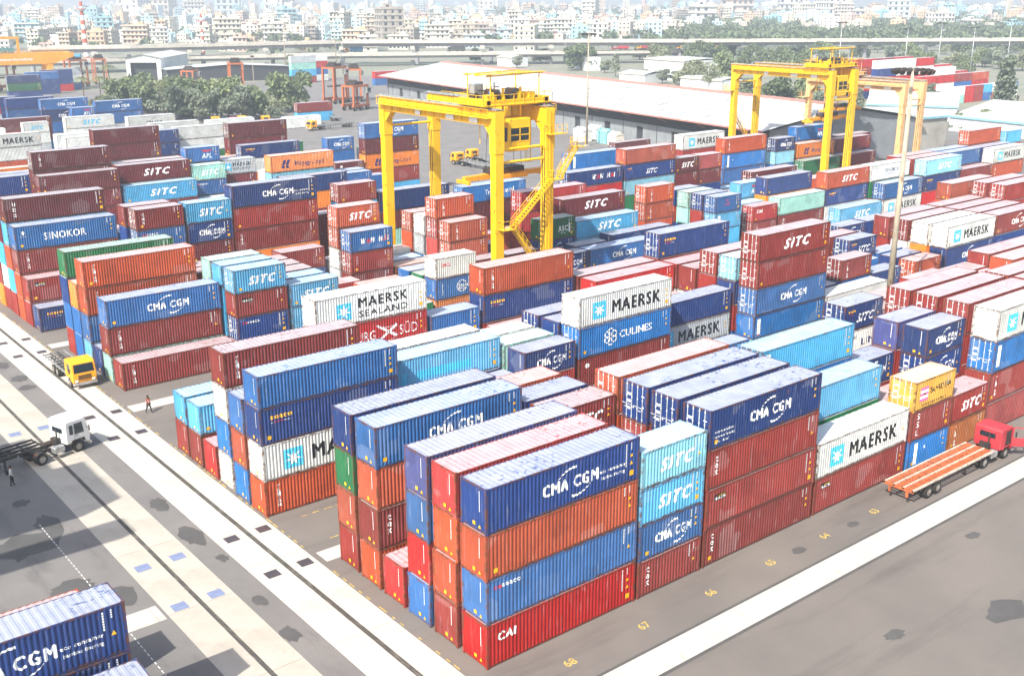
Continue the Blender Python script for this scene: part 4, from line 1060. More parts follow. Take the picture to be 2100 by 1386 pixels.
    for s in (-1, 1): sp.box(sx + s * 6.05 - 0.18, -1.22, z, sx + s * 6.05 + 0.18, 1.22, z + 0.45)
    for y in (-1.1, 1.1): sp.box(sx - 2.8, y - 0.12, z + 0.2, sx + 2.8, y + 0.12, z + 0.75)
    sp.build('spreader', M['crane_orange'], tr, bevel=0.03)
    rp = MB()
    for x in (-2.2, 2.2):
        for y in (-0.7, 0.7): rp.cyl((sx + x, y, z + 1.5), (sx + x * 0.8, y, 0.3), 0.03, n=5)
    rp.build('hoist_rope', M['dark'], tr)
    # stairs and ladders on the near leg pair
    if detail:
        st = MB(); y = -1.15; zm = 11.6; zt = 16.8
        stair(st, (wx + 1.2, y, 1.7), (1.4, y, zm)); stair(st, (1.4, y, zm), (wx - 0.2, y, zt)); stair(st, (wx + 0.9, y, zt), (wx + 3.6, y, zt + 3.6))
        for (xa, xb, z) in ((-0.3, 1.4, zm), (wx - 0.5, wx + 1.1, zt), (wx + 3.2, wx + 4.6, zt + 3.6), (wx - 0.8, wx + 1.6, zt + 5.4)):
            st.box(xa, y - 0.6, z - 0.08, xb, y + 0.6, z); rail_run(st, [(xa, y - 0.6, z), (xb, y - 0.6, z)], 1.05, 0.8); rail_run(st, [(xa, y - 0.6, z), (xa, y + 0.6, z)], 1.05, 0.8)
        st.build('stairway', mt, root)
        ld = MB()
        for s in (-0.25, 0.25): ld.bar((wx + s, -0.72, 2.2), (wx + s, -0.72, H - 0.3), 0.06)
        zz = 2.4
        while zz < H - 0.4: ld.bar((wx - 0.25, -0.72, zz), (wx + 0.25, -0.72, zz), 0.045); zz += 0.32
        ld.build('ladder', mt, root)
        MB().box(wx * 0.3, -0.75, 2.1, wx * 0.72, 0.55, 3.7).build('power_unit', M['steel'], root, bevel=0.05)
        pr = MB(); rail_run(pr, [(0.9, -0.9, 2.05), (wx - 0.9, -0.9, 2.05)], 1.1, 1.0); pr.build('guard_rail', mt, root)
    else:
        st = MB(); y = span + 1.1; stair(st, (wx + 0.5, y, 6.5), (0.8, y, H * 0.6)); stair(st, (wx - 0.6, y, 1.6), (wx + 0.9, y, 6.5))
        st.box(-2.0, y - 1.6, H * 0.78, -0.6, y + 0.6, H * 0.78 + 0.08); rail_run(st, [(-2, y - 1.6, H * 0.78), (-2, y + 0.6, H * 0.78), (-0.6, y + 0.6, H * 0.78)], 1.1, 0.8)
        st.build('stairway', mt, root)
    return root
yard_crane(44.4, 7.7, 55.4, 23.6, 25.3, 'crane', 'bright yellow gantry crane straddling the third block in the centre', 3.6, 16.6)
yard_crane(147.6, 7.3, 83.1, 23.5, 24.0, 'crane', 'bright yellow gantry crane standing right of the big warehouse roof', 3.0, 14.0, False)
yard_crane(174.5, 7.0, 84.0, 23.5, 20.3, 'crane_pale', 'faded peach gantry crane behind the right-hand yellow crane', 17.5, 13.0, False)

# amber rail gantry far left
def amber_gantry():
    c = at(70, 190); root = empty('rail_gantry_crane', (c.x, c.y, 0), R(-4)); tag(root, 'amber rail gantry crane with long cantilever at the far left edge', 'crane')
    mt = M['crane_orange']; zt = 15.3
    for y in (0, 9):
        mb = MB(); mb.box(-26, y - 0.9, zt - 4.2, 9, y + 0.9, zt); mb.prism([(9, zt - 4.2), (17, zt - 1.6), (17, zt), (9, zt)], y - 0.9, y + 0.9); g = mb.build('girder', mt, root)
        tx = text_geo('Chittagong Port Authority', 0.9, 13, bold=0.03); t = MB(); t.v = [(x - 12, y - 0.93, zt - 2.6 + z) for x, z in tx[0]]; t.f = tx[1]; t.m = [0] * len(tx[1])
        if y == 0: t.build('lettering', M['white'], g)
        rl = MB(); rail_run(rl, [(-26, y - 0.8, zt), (15, y - 0.8, zt)], 1.1, 2.5, 0.08); rl.build('guard_rail', mt, g)
        for x, dx in ((-15, 0), (6, 1.5)):
            mb = MB(); mb.bar((x + dx, y, zt - 4.2), (x - dx * 0.2, y, 1.0), 2.2, 1.6, (0, 1, 0)); mb.build('leg', mt, root)
    for x in (-15, 6): MB().box(x - 0.6, -1, 0.5, x + 0.6, 10, 1.6).build('sill_beam', mt, root)
    mb = MB(); mb.box(14.5, 0.8, zt - 1.6, 17, 8.2, zt - 0.1); mb.build('end_beam', mt, root)
    mb = MB(); mb.bar((-22, 4, zt), (-22, 4, zt + 6), 0.9); mb.bar((-3, 4, zt), (-3, 4, zt + 6), 0.9); mb.bar((-23, 4, zt + 6), (-2.5, 4, zt + 6), 1.1, 0.9); mb.build('hoist_arch', mt, root)
    mb = MB()
    for x in (-16, -12, -8): mb.box(x, 2, zt + 0.2, x + 3, 7, zt + 2.2)
    mb.build('hoist_machinery', plain('machinery_teal', '#4f7f80', 0.6), root)
amber_gantry()

# straddle carriers
def straddle(u, v, rz, hgt, label, ln=9.0):
    c = at(u, v); root = empty('straddle_carrier', (c.x, c.y, 0), rz); tag(root, label, 'straddle carrier', 'straddle carriers parked beyond the yard')
    mt = M['carrier']
    for y in (-2.3, 2.3):
        MB().box(-ln / 2, y - 0.4, 1.3, ln / 2, y + 0.4, 2.1).build('sill_beam', mt, root)
        for x in (-ln / 2 + 0.8, ln / 2 - 0.8): MB().box(x - 0.35, y - 0.28, 2.1, x + 0.35, y + 0.28, hgt).build('leg', mt, root)
        for i in range(3):
            x = -ln / 2 + 1.1 + i * (ln - 2.2) / 2; wl = MB().cyl((x, y - 0.3, 0.8), (x, y + 0.3, 0.8), 0.8, n=14).build('wheel', M['rubber'], root); MB().cyl((x, y - 0.32, 0.8), (x, y + 0.32, 0.8), 0.42, n=10).build('rim', M['rim'], wl)
        MB().box(-ln / 2 + 0.4, y - 0.35, hgt - 0.7, ln / 2 - 0.4, y + 0.35, hgt).build('top_beam', mt, root)
    mb = MB()
    for x in (-ln / 2 + 0.8, 0, ln / 2 - 0.8): mb.box(x - 0.3, -2.3, hgt - 0.65, x + 0.3, 2.3, hgt - 0.1)
    mb.build('cross_beam', mt, root)
    mb = MB(); mb.box(-2.2, -1.8, hgt, 2.2, 1.8, hgt + 1.0); mb.cyl((-1, -1.5, hgt + 1.3), (-1, 1.5, hgt + 1.3), 0.4); mb.build('winch', M['dark'], root)
    mb = MB(); mb.box(-2.9, -1.2, hgt * 0.45, 2.9, 1.2, hgt * 0.45 + 0.5); mb.build('spreader', M['dark'], root)
    cb = MB(); cb.box(ln / 2 - 2.4, -3.6, hgt - 2.9, ln / 2 - 0.4, -2.3, hgt - 0.8); cab = cb.build('cabin', M['steel'], root)
    MB().box(ln / 2 - 2.2, -3.62, hgt - 2.2, ln / 2 - 0.6, -3.6, hgt - 1.2).build('window', M['glass'], cab)
straddle(160, 179, R(10), 11.5, 'tall pale-topped straddle carrier behind the palms at left')
straddle(207, 172, R(80), 11.0, 'straddle carrier with yellow legs beside the white shed')
straddle(10, 186, R(20), 11.0, 'straddle carrier cut by the left edge of the picture')
straddle(487, 203, R(70), 13.5, 'tall orange straddle carrier standing behind the tree clump')
straddle(688, 212, R(25), 13.0, 'left of two tall straddle carriers by the road bend')
straddle(728, 208, R(60), 12.0, 'right of two tall straddle carriers by the road bend')
straddle(730, 226, R(20), 8.5, 'low straddle carrier nearest the kerb at the road bend')
straddle(392, 184, R(50), 8.0, 'small straddle carrier in front of the dark open shed')

# ------------------------------------------------------------------ trucks (forward = +x, origin under the front axle)
def wheel(root, x, y, r=0.52, wd=0.3, side=1):
    wl = MB().cyl((x, y - wd / 2, r), (x, y + wd / 2, r), r, n=22).build('wheel', M['rubber'], root, bevel=0.03)
    mb = MB(); mb.cyl((x, y + side * wd / 2 - 0.02, r), (x, y + side * (wd / 2 + 0.012), r), r * 0.56, n=16); mb.cyl((x, y + side * wd / 2, r), (x, y + side * (wd / 2 + 0.07), r), r * 0.2, n=8); mb.build('rim', M['rim'], wl)
def cab_unit(root, mat, style=0, door_open=False, rough=False):
    w2 = 1.2
    top = 2.85 if style == 0 else 3.05
    pr = [(-1.15, 1.0), (-0.62, 1.0), (-0.55, 1.2), (0.55, 1.2), (0.62, 0.75), (1.12, 0.62), (1.2, 1.15), (1.16, 1.62), (0.92, top - 0.25), (0.7, top - 0.04), (0.3, top), (-0.9, top), (-1.12, top - 0.12)]
    cb = MB().prism(pr, -w2, w2).build('cab', mat, root, bevel=0.07)
    g = MB(); d = Vector((0.92 - 1.16, top - 0.25 - 1.62)); nx = 0.02
    za, zb = 1.7, top - 0.3; xa = 1.16 - (1.16 - 0.92) * (za - 1.62) / (top - 0.25 - 1.62) + nx; xb = 1.16 - (1.16 - 0.92) * (zb - 1.62) / (top - 0.25 - 1.62) + nx
    g.quad((xa, -1.02, za), (xa, 1.02, za), (xb, 0.95, zb), (xb, -0.95, zb)); g.build('windscreen', M['glass'], cb)
    for s in (-1, 1):
        g = MB(); y = s * (w2 + 0.008); g.quad((0.62, y, 1.72), (-0.28, y, 1.72), (-0.28, y, top - 0.35), (0.5, y, top - 0.35))
        if not (door_open and s == -1): g.build('side_window', M['glass'], cb)
        if style == 1: MB().quad((-0.42, y, 1.8), (-0.78, y, 1.8), (-0.78, y, top - 0.4), (-0.42, y, top - 0.4)).build('side_window', M['glass'], cb)
        mr = MB(); mr.bar((0.85, s * 1.2, 2.1), (1.0, s * 1.42, 2.1), 0.03); mr.box(0.98, s * 1.42 - 0.06, 1.75, 1.04, s * 1.42 + 0.06, 2.25); mr.build('mirror', M['dark'], cb)
        hl = MB(); hl.box(1.13, s * 0.85 - 0.16, 0.78, 1.2, s * 0.85 + 0.16, 0.98); hl.build('headlight', M['white'], cb)
        fd = MB(); fd.prism([(-0.72, 1.0), (-0.6, 1.22), (0.58, 1.22), (0.68, 0.9), (0.6, 0.9), (0.52, 1.14), (-0.54, 1.14), (-0.64, 1.0)], s * 0.75 - 0.0, s * 1.24); fd.build('mudguard', M['dark'] if style else mat, cb)
        if not (door_open and s == -1): MB().box(-0.33, s * 1.2 - 0.012, 1.25, -0.31, s * 1.2 + 0.012, top - 0.25).build('door_seam', M['dark'], cb)
        MB().box(-0.2, s * 1.205 - 0.02, 1.55, 0.0, s * 1.205 + 0.02, 1.6).build('door_handle', M['dark'], cb)
    g = MB(); g.quad((-1.16, -0.7, 1.95), (-1.16, 0.7, 1.95), (-1.16, 0.7, 2.4), (-1.16, -0.7, 2.4)); g.build('rear_window', M['glass'], cb)
    bp = MB(); bp.box(1.05, -1.2, 0.42, 1.3, 1.2, 0.68); bp.build('bumper', M['steel'] if style == 0 else M['conc'], cb, bevel=0.03)
    gr = MB()
    for i in range(5): gr.box(1.14, -0.65, 1.0 + i * 0.1, 1.215, 0.65, 1.05 + i * 0.1)
    gr.build('grille', M['dark'], cb)
    if door_open:
        dr = MB(); dr.box(0, -0.03, 0.9, 1.05, 0.03, 1.65); dr.bar((0.04, 0, 1.65), (0.1, 0, 2.6), 0.07); dr.bar((1.0, 0, 1.65), (0.95, 0, 2.55), 0.07); dr.bar((0.1, 0, 2.6), (0.95, 0, 2.55), 0.07)
        o = dr.build('open_door', mat, cb, (0.7, -1.22, 0.1), (0, 0, R(-48)))
        op = MB(); op.quad((0.65, -1.212, 1.2), (-0.3, -1.212, 1.2), (-0.3, -1.212, top - 0.3), (0.5, -1.212, top - 0.3)); op.build('door_opening', M['dark'], cb)
    return cb
def tractor(name, loc, rz, mat, label, style=0, wb=3.5, door_open=False, group='lorries in the yard', tandem=False):
    root = empty(name, loc, rz); tag(root, label, 'lorry', group)
    cab_unit(root, mat, style, door_open)
    ch = MB()
    for y in (-0.42, 0.42): ch.box(-wb - 1.1, y - 0.05, 0.75, 0.9, y + 0.05, 1.0)
    for x in (-1.5, -2.4, -wb, -wb - 1.0): ch.box(x - 0.06, -0.42, 0.78, x + 0.06, 0.42, 0.96)
    ch.box(-wb - 0.5, -0.55, 1.0, -wb + 0.5, 0.55, 1.12)
    ch.build('chassis', M['dark'], root)
    mb = MB(); mb.cyl((-1.45, -0.3, 1.1), (-1.45, -0.3, 2.4), 0.07); mb.box(-1.6, -0.4, 0.95, -1.2, 0.45, 1.5); mb.build('exhaust_stack', M['dark'], root)
    MB().box(-2.3, -1.15, 0.55, -1.3, -0.55, 1.1).build('fuel_tank', M['steel'], root, bevel=0.06)
    MB().cyl((-2.2, 0.85, 0.8), (-1.4, 0.85, 0.8), 0.28, n=12).build('air_tank', M['dark'], root)
    for s in (-1, 1):
        wheel(root, 0, s * 1.02, side=s)
        for x in ((-wb,) if not tandem else (-wb, -wb - 1.25)):
            wheel(root, x, s * 0.98, side=s); wheel(root, x, s * 0.66, side=s)
            fd = MB(); n = 7
            for i in range(n):
                a0 = R(20 + 140 * i / n); a1 = R(20 + 140 * (i + 1) / n); r = 0.62
                fd.quad((x + r * math.cos(a0), s * 0.5, 0.52 + r * math.sin(a0)), (x + r * math.cos(a1), s * 0.5, 0.52 + r * math.sin(a1)), (x + r * math.cos(a1), s * 1.16, 0.52 + r * math.sin(a1)), (x + r * math.cos(a0), s * 1.16, 0.52 + r * math.sin(a0)))
            fd.build('mudguard', M['dark'], root)
    return root
def skeletal(name, loc, rz, mat, label, ln=12.2, wd=2.5, z=1.35, beams=4, cross=14, axles=(1.9, 3.2), legs=True, deck2=None, group='semi-trailers in the yard'):
    """semi-trailer, origin under its rear end, forward +x"""
    root = empty(name, loc, rz); tag(root, label, 'trailer', group)
    for i in range(beams):
        y = -wd / 2 + 0.08 + (wd - 0.16) * i / (beams - 1)
        MB().box(0, y - 0.06, z - 0.16, ln, y + 0.06, z).build('deck_beam', M[mat if deck2 is None else deck2], root)
    for i in range(cross + 1):
        x = 0.06 + (ln - 0.12) * i / cross; MB().box(x - 0.045, -wd / 2 + 0.14, z - 0.15, x + 0.045, wd / 2 - 0.14, z - 0.03).build('cross_member', M[mat], root)
    for y in (-0.5, 0.5): MB().box(0.3, y - 0.07, z - 0.55, ln - 2.2, y + 0.07, z - 0.165).build('main_rail', M[mat], root)
    for ax in axles:
        for s in (-1, 1): wheel(root, ax, s * (wd / 2 - 0.2), side=s); wheel(root, ax, s * (wd / 2 - 0.52), side=s)
        MB().cyl((ax, -1, 0.52), (ax, 1, 0.52), 0.08).build('axle', M['dark'], root)
    MB().box(0, -wd / 2 + 0.01, z - 0.26, 0.07, wd / 2 - 0.01, z - 0.01).build('rear_beam', M[mat], root)
    for s in (-1, 1):
        MB().box(0.02, s * 0.75 - 0.1, z - 0.75, 0.12, s * 0.75 + 0.1, z - 0.26).build('rear_bracket', M[mat], root)
        if legs:
            mb = MB(); mb.box(ln - 3.4, s * 0.65 - 0.07, 0.12, ln - 3.25, s * 0.65 + 0.07, z - 0.5); mb.cyl((ln - 3.33, s * 0.65, 0.02), (ln - 3.33, s * 0.65, 0.12), 0.16); mb.build('landing_leg', M['dark'], root)
    return root
M['t_red'] = plain('faded_red_cab', '#b8323a', 0.55, var=0.3, scale=1.4, rust=0.15)
M['t_white'] = plain('white_cab', '#d8d8d4', 0.4, var=0.08)
M['t_yellow'] = plain('amber_cab', '#eaa012', 0.45, var=0.12, rust=0.08)
M['t_orange'] = plain('rusty_orange_frame', '#b7623a', 0.7, var=0.35, scale=2, rust=0.35)
M['t_pale'] = plain('worn_pale_steel', '#c9b7a6', 0.6, var=0.3, scale=2, rust=0.2)
M['t_black'] = plain('black_frame', '#35332f', 0.6, var=0.3, rust=0.2)
skeletal('flatbed_trailer', (38.6, -2.62, 0), 0, 't_orange', 'rusty orange open-frame trailer behind the red lorry at right', 12.2, 2.6, 1.38, 4, 30, (2.45, 3.75), True, 't_pale')
tractor('tractor_lorry', (53.1, -2.62, 0), 0, M['t_red'], 'faded red lorry cab with its door open at right', 0, 3.3, True)
tractor('tractor_lorry', (-8.37, 48.95, 0), R(17), M['t_white'], 'white lorry cab crossing the quay road at left', 1, 3.5)
skeletal('chassis_trailer', (-11.2 - 12.6 * math.cos(R(9)), 48.75 - 12.6 * math.sin(R(11)), 0), R(11), 't_black', 'black skeletal trailer coupled to the white lorry cab', 12.8, 2.3, 1.42, 4, 9, (1.9, 3.2), True)
# amber rigid lorry coming towards us
def rigid(loc, rz, mat, label, bed=7.5, wb=4.2, scale=1.0, group='lorries in the yard'):
    root = empty('rigid_lorry', loc, rz); tag(root, label, 'lorry', group); root.scale = (scale,) * 3
    cab_unit(root, mat, 0)
    ch = MB()
    for y in (-0.42, 0.42): ch.box(-bed - 1.2, y - 0.05, 0.75, 0.9, y + 0.05, 1.0)
    ch.build('chassis', M['dark'], root)
    for i in range(4):
        y = -1.1 + 2.2 * i / 3; MB().box(-1.4 - bed, y - 0.05, 1.15, -1.4, y + 0.05, 1.28).build('deck_beam', M['t_black'] if i % 3 else M['steel'], root)
    for i in range(9):
        x = -1.45 - (bed - 0.1) * i / 8; MB().box(x - 0.05, -1.18, 1.03, x + 0.05, 1.18, 1.15).build('cross_member', M['steel'], root)
    for s in (-1, 1):
        wheel(root, 0, s * 1.02, side=s)
        for x in (-wb, -wb - 1.25): wheel(root, x, s * 1.0, side=s); wheel(root, x, s * 0.68, side=s)
    return root
rigid((-2.19, 64.9, 0), R(-90), M['t_yellow'], 'amber flatbed lorry facing us beside the third block')
# mid-distance lorries on the road beyond the yard
def mid_set(u, v, u2, v2, mat, label_t, label_c, body=None):
    p = at(u, v); q = at(u2, v2); a = math.atan2(p.y - q.y, p.x - q.x)
    tractor('tractor_lorry', (p.x, p.y, 0), a, mat, label_c, 0, 3.4, group='lorries on the far road')
    d = Vector((math.cos(a), math.sin(a), 0)); e = Vector((p.x, p.y, 0)) - d * 14.9
    skeletal('chassis_trailer', e, a, 'steel', label_t, 12.2, 2.4, 1.38, 3, 8, (1.9, 3.2), True, group='trailers on the far road')
mid_set(938, 337, 1015, 352, M['t_yellow'], 'pale open-frame trailer seen under the yellow crane', 'front amber lorry cab seen under the yellow crane')
mid_set(968, 330, 1040, 343, M['t_yellow'], 'second open-frame trailer seen under the yellow crane', 'rear amber lorry cab seen under the yellow crane')
mid_set(640, 268, 700, 262, M['t_yellow'], 'long flat trailer on the road bend left of the crane', 'amber lorry cab on the road bend left of the crane')
mid_set(443, 259, 470, 275, M['t_yellow'], 'trailer behind the leftmost parked amber cab', 'leftmost parked amber cab below the trees')
mid_set(481, 260, 505, 275, M['t_red'], 'trailer behind the parked red cab', 'parked red cab among amber ones below the trees')
mid_set(497, 257, 530, 272, M['t_yellow'], 'trailer behind the middle parked amber cab', 'parked amber cab right of the red one')
mid_set(545, 257, 575, 270, M['t_yellow'], 'trailer behind the rightmost parked amber cab', 'rightmost parked amber cab below the trees')
mid_set(668, 240, 690, 250, M['t_yellow'], 'short trailer tail at the road bend', 'amber cab beside the red container on the road')

# ------------------------------------------------------------------ people
def person(loc, rz, label, shirt, trousers, vest=None, bag=False, stride=0.25, scale=1.0):
    root = empty('person', loc, rz); tag(root, label, 'person'); root.scale = (scale,) * 3
    V = [(0, 0, 0.95), (0, 0, 1.15), (0, 0, 1.38), (0, 0, 1.48), (0.02, 0, 1.56), (0.03, 0, 1.66), (0.02, 0, 1.73)]
    Rr = [0.15, 0.14, 0.16, 0.07, 0.085, 0.10, 0.07]
    Ed = [(i, i + 1) for i in range(6)]
    def chain(start, pts):
        k = start
        for p, r in pts: V.append(p); Rr.append(r); Ed.append((k, len(V) - 1)); k = len(V) - 1
    st = stride
    for s in (-1, 1):
        f = st * s
        chain(0, [((0.02 * s, 0.1 * s, 0.88), 0.11), ((f * 0.45 + 0.03, 0.1 * s, 0.5), 0.075), ((f * 0.9 - 0.02, 0.1 * s, 0.1), 0.05), ((f * 0.9 + 0.13, 0.1 * s, 0.04), 0.042)])
        chain(2, [((0, 0.19 * s, 1.38), 0.075), ((-f * 0.35, 0.25 * s, 1.12), 0.052), ((-f * 0.35 + 0.14, 0.27 * s, 0.92), 0.04), ((-f * 0.35 + 0.2, 0.26 * s, 0.82), 0.035)])
    me = bpy.data.meshes.new('body'); me.from_pydata(V, Ed, []); ob = link('body', me, root)
    for m_ in (M['skin'], shirt, trousers, M['black']): me.materials.append(m_)
    sk = ob.modifiers.new('skin', 'SKIN'); ss = ob.modifiers.new('sub', 'SUBSURF'); ss.levels = ss.render_levels = 1
    for i, r in enumerate(Rr): me.skin_vertices[0].data[i].radius = (r, r * (1.15 if i in (0, 1, 2) else 1))
    me.skin_vertices[0].data[0].use_root = True
    bpy.context.view_layer.update(); dg = bpy.context.evaluated_depsgraph_get(); nm = bpy.data.meshes.new_from_object(ob.evaluated_get(dg))
    ob.modifiers.clear(); ob.data = nm; nm.name = 'body'; nm.materials.clear()
    for m_ in (M['skin'], shirt, trousers, M['black']): nm.materials.append(m_)
    for p in nm.polygons:
        c = p.center; z = c.z
        p.material_index = 3 if z < 0.09 else 2 if (z < 0.98 and abs(c.y) < 0.2) else 0 if (z > 1.47 or (z < 0.93 and abs(c.y) >= 0.2)) else 1
    nm.shade_smooth()
    hb = MB(); hb.cyl((0.0, 0, 1.64), (0.0, 0, 1.755), 0.118, 0.095, 12); hb.build('hair', M['black'], root, smooth=True)
    if vest:
        mb = MB(); mb.cyl((0, 0, 1.0), (0, 0, 1.42), 0.2, 0.185, 14, False); mb.build('safety_vest', M[vest], root); b2 = MB(); b2.cyl((0, 0, 1.12), (0, 0, 1.17), 0.207, n=14, cap=False); b2.cyl((0, 0, 1.28), (0, 0, 1.32), 0.2, n=14, cap=False); b2.build('reflective_band', M['white'], root)
    if bag: MB().box(-0.36, -0.16, 1.0, -0.15, 0.16, 1.45).build('backpack', M['black'], root, bevel=0.05)
    return root
M['vest'] = plain('vest_orange', '#d9562a', 0.7, var=0.1); M['p_white'] = plain('shirt_white', '#cfcdc8', 0.8); M['p_dark'] = plain('dark_cloth', '#20222a', 0.85); M['p_brown'] = plain('brown_cloth', '#5a3a2c', 0.85); M['p_blue'] = plain('blue_cloth', '#2d6fae', 0.8)
a_ = at(305.8, 846); person((a_.x, a_.y, 0.0), R(-60), 'person in orange safety vest walking between the blocks', M['p_brown'], M['p_dark'], 'vest', stride=0.3)
a_ = at(25.8, 996); person((a_.x, a_.y, 0.004), R(-15), 'person in white shirt with black backpack by the white lorry', M['p_white'], M['p_dark'], bag=True, stride=0.12, scale=1.03)
person((45.6, 58.2, 25.75), R(120), 'person in blue standing on the yellow crane walkway', M['p_blue'], M['p_blue'], stride=0.05)

# ------------------------------------------------------------------ small yard furniture
blk = empty('sign_post', (-0.55, 38.2, 0.0)); tag(blk, 'small white sign on a post in a concrete block', 'sign')
MB().box(-0.35, -0.3, 0, 0.35, 0.3, 0.42).build('base', M['conc'], blk, bevel=0.03); MB().cyl((0, 0, 0.42), (0, 0, 2.6), 0.03).build('post', M['dark'], blk); MB().box(-0.02, -0.35, 2.2, 0.02, 0.35, 2.7).build('panel', M['white'], blk)

# light masts: tapered pole, head ring, floodlights
def mast(p, h, label, r=0.32, lamps=10, hr=1.5, mat=None):
    root = empty('light_mast', (p.x, p.y, 0)); tag(root, label, 'light mast', 'floodlight masts')
    MB().cyl((0, 0, 0), (0, 0, h), r, r * 0.45, 12).build('pole', mat or M['mast'], root, smooth=True)
    MB().box(-0.5, -0.5, 0, 0.5, 0.5, 0.4).build('base', M['conc'], root)
    fr = MB(); 
    for i in range(lamps):
        a, b = 2 * math.pi * i / lamps, 2 * math.pi * (i + 1) / lamps; fr.bar((hr * math.cos(a), hr * math.sin(a), h), (hr * math.cos(b), hr * math.sin(b), h), 0.08)
    fr.bar((-hr, 0, h), (hr, 0, h), 0.1); fr.bar((0, -hr, h), (0, hr, h), 0.1); fr.build('head_frame', M['dark'], root)
    for i in range(lamps):
        a = 2 * math.pi * i / lamps; MB().box(-0.22, -0.2, -0.3, 0.2, 0.2, 0.12).build('floodlight', M['dark'], root, (hr * math.cos(a), hr * math.sin(a), h - 0.1), (0, R(25), a))
    return root
M['mast'] = plain('weathered_mast', '#a59a86', 0.7, var=0.3, scale=0.5, rust=0.25)
mast(Vector((74.9, 22.0, 0)), 30.2, 'tall rusty floodlight mast rising from the yard at right', 0.42, 18, 2.1)
mast(at(1203, 300), 28.3, 'slim floodlight mast in front of the big warehouse', 0.3, 10, 1.8)
mast(at(587, 150), 27.0, 'pale floodlight mast right of the white shed', 0.28, 8, 2.2)
mast(at(690, 140), 28.5, 'pale floodlight mast above the straddle carriers', 0.28, 8, 2.0)
mast(at(524, 215), 17.0, 'short thin lamp mast among the trees', 0.16, 4, 0.5)
for u, v, h, t in ((1715, 190, 27, 'far thin floodlight mast left of the right crane head'), (1850, 182, 24, 'far floodlight mast over the peach crane'), (1918, 178, 26, 'far floodlight mast right of the peach crane'), (1985, 182, 24.5, 'far floodlight mast left of the casuarina'), (2058, 182, 27, 'rightmost far floodlight mast')):
    mast(at(u, v), h, t, 0.26, 8, 1.8, M['steel'])
# red and white banded towers
def banded(u, v, h, r, label):
    p = at(u, v); root = empty('radio_tower', (p.x, p.y, 0)); tag(root, label, 'tower'); n = 14
    for i in range(n):
        MB().cyl((0, 0, h * i / n), (0, 0, h * (i + 1) / n), r * (1 - 0.5 * i / n), r * (1 - 0.5 * (i + 1) / n), 10).build('band', M['t_band'] if i % 2 else M['white'], root)
    MB().cyl((0, 0, h - 4), (0, 0, h - 3.6), 2.6, n=12).build('platform', M['t_band'], root)
M['t_band'] = plain('band_red', '#c2553c', 0.7)
banded(180, 135, 34, 1.6, 'red and white banded tower above the far left'); banded(420, 135, 27.5, 0.9, 'slim red and white banded tower right of the white shed')
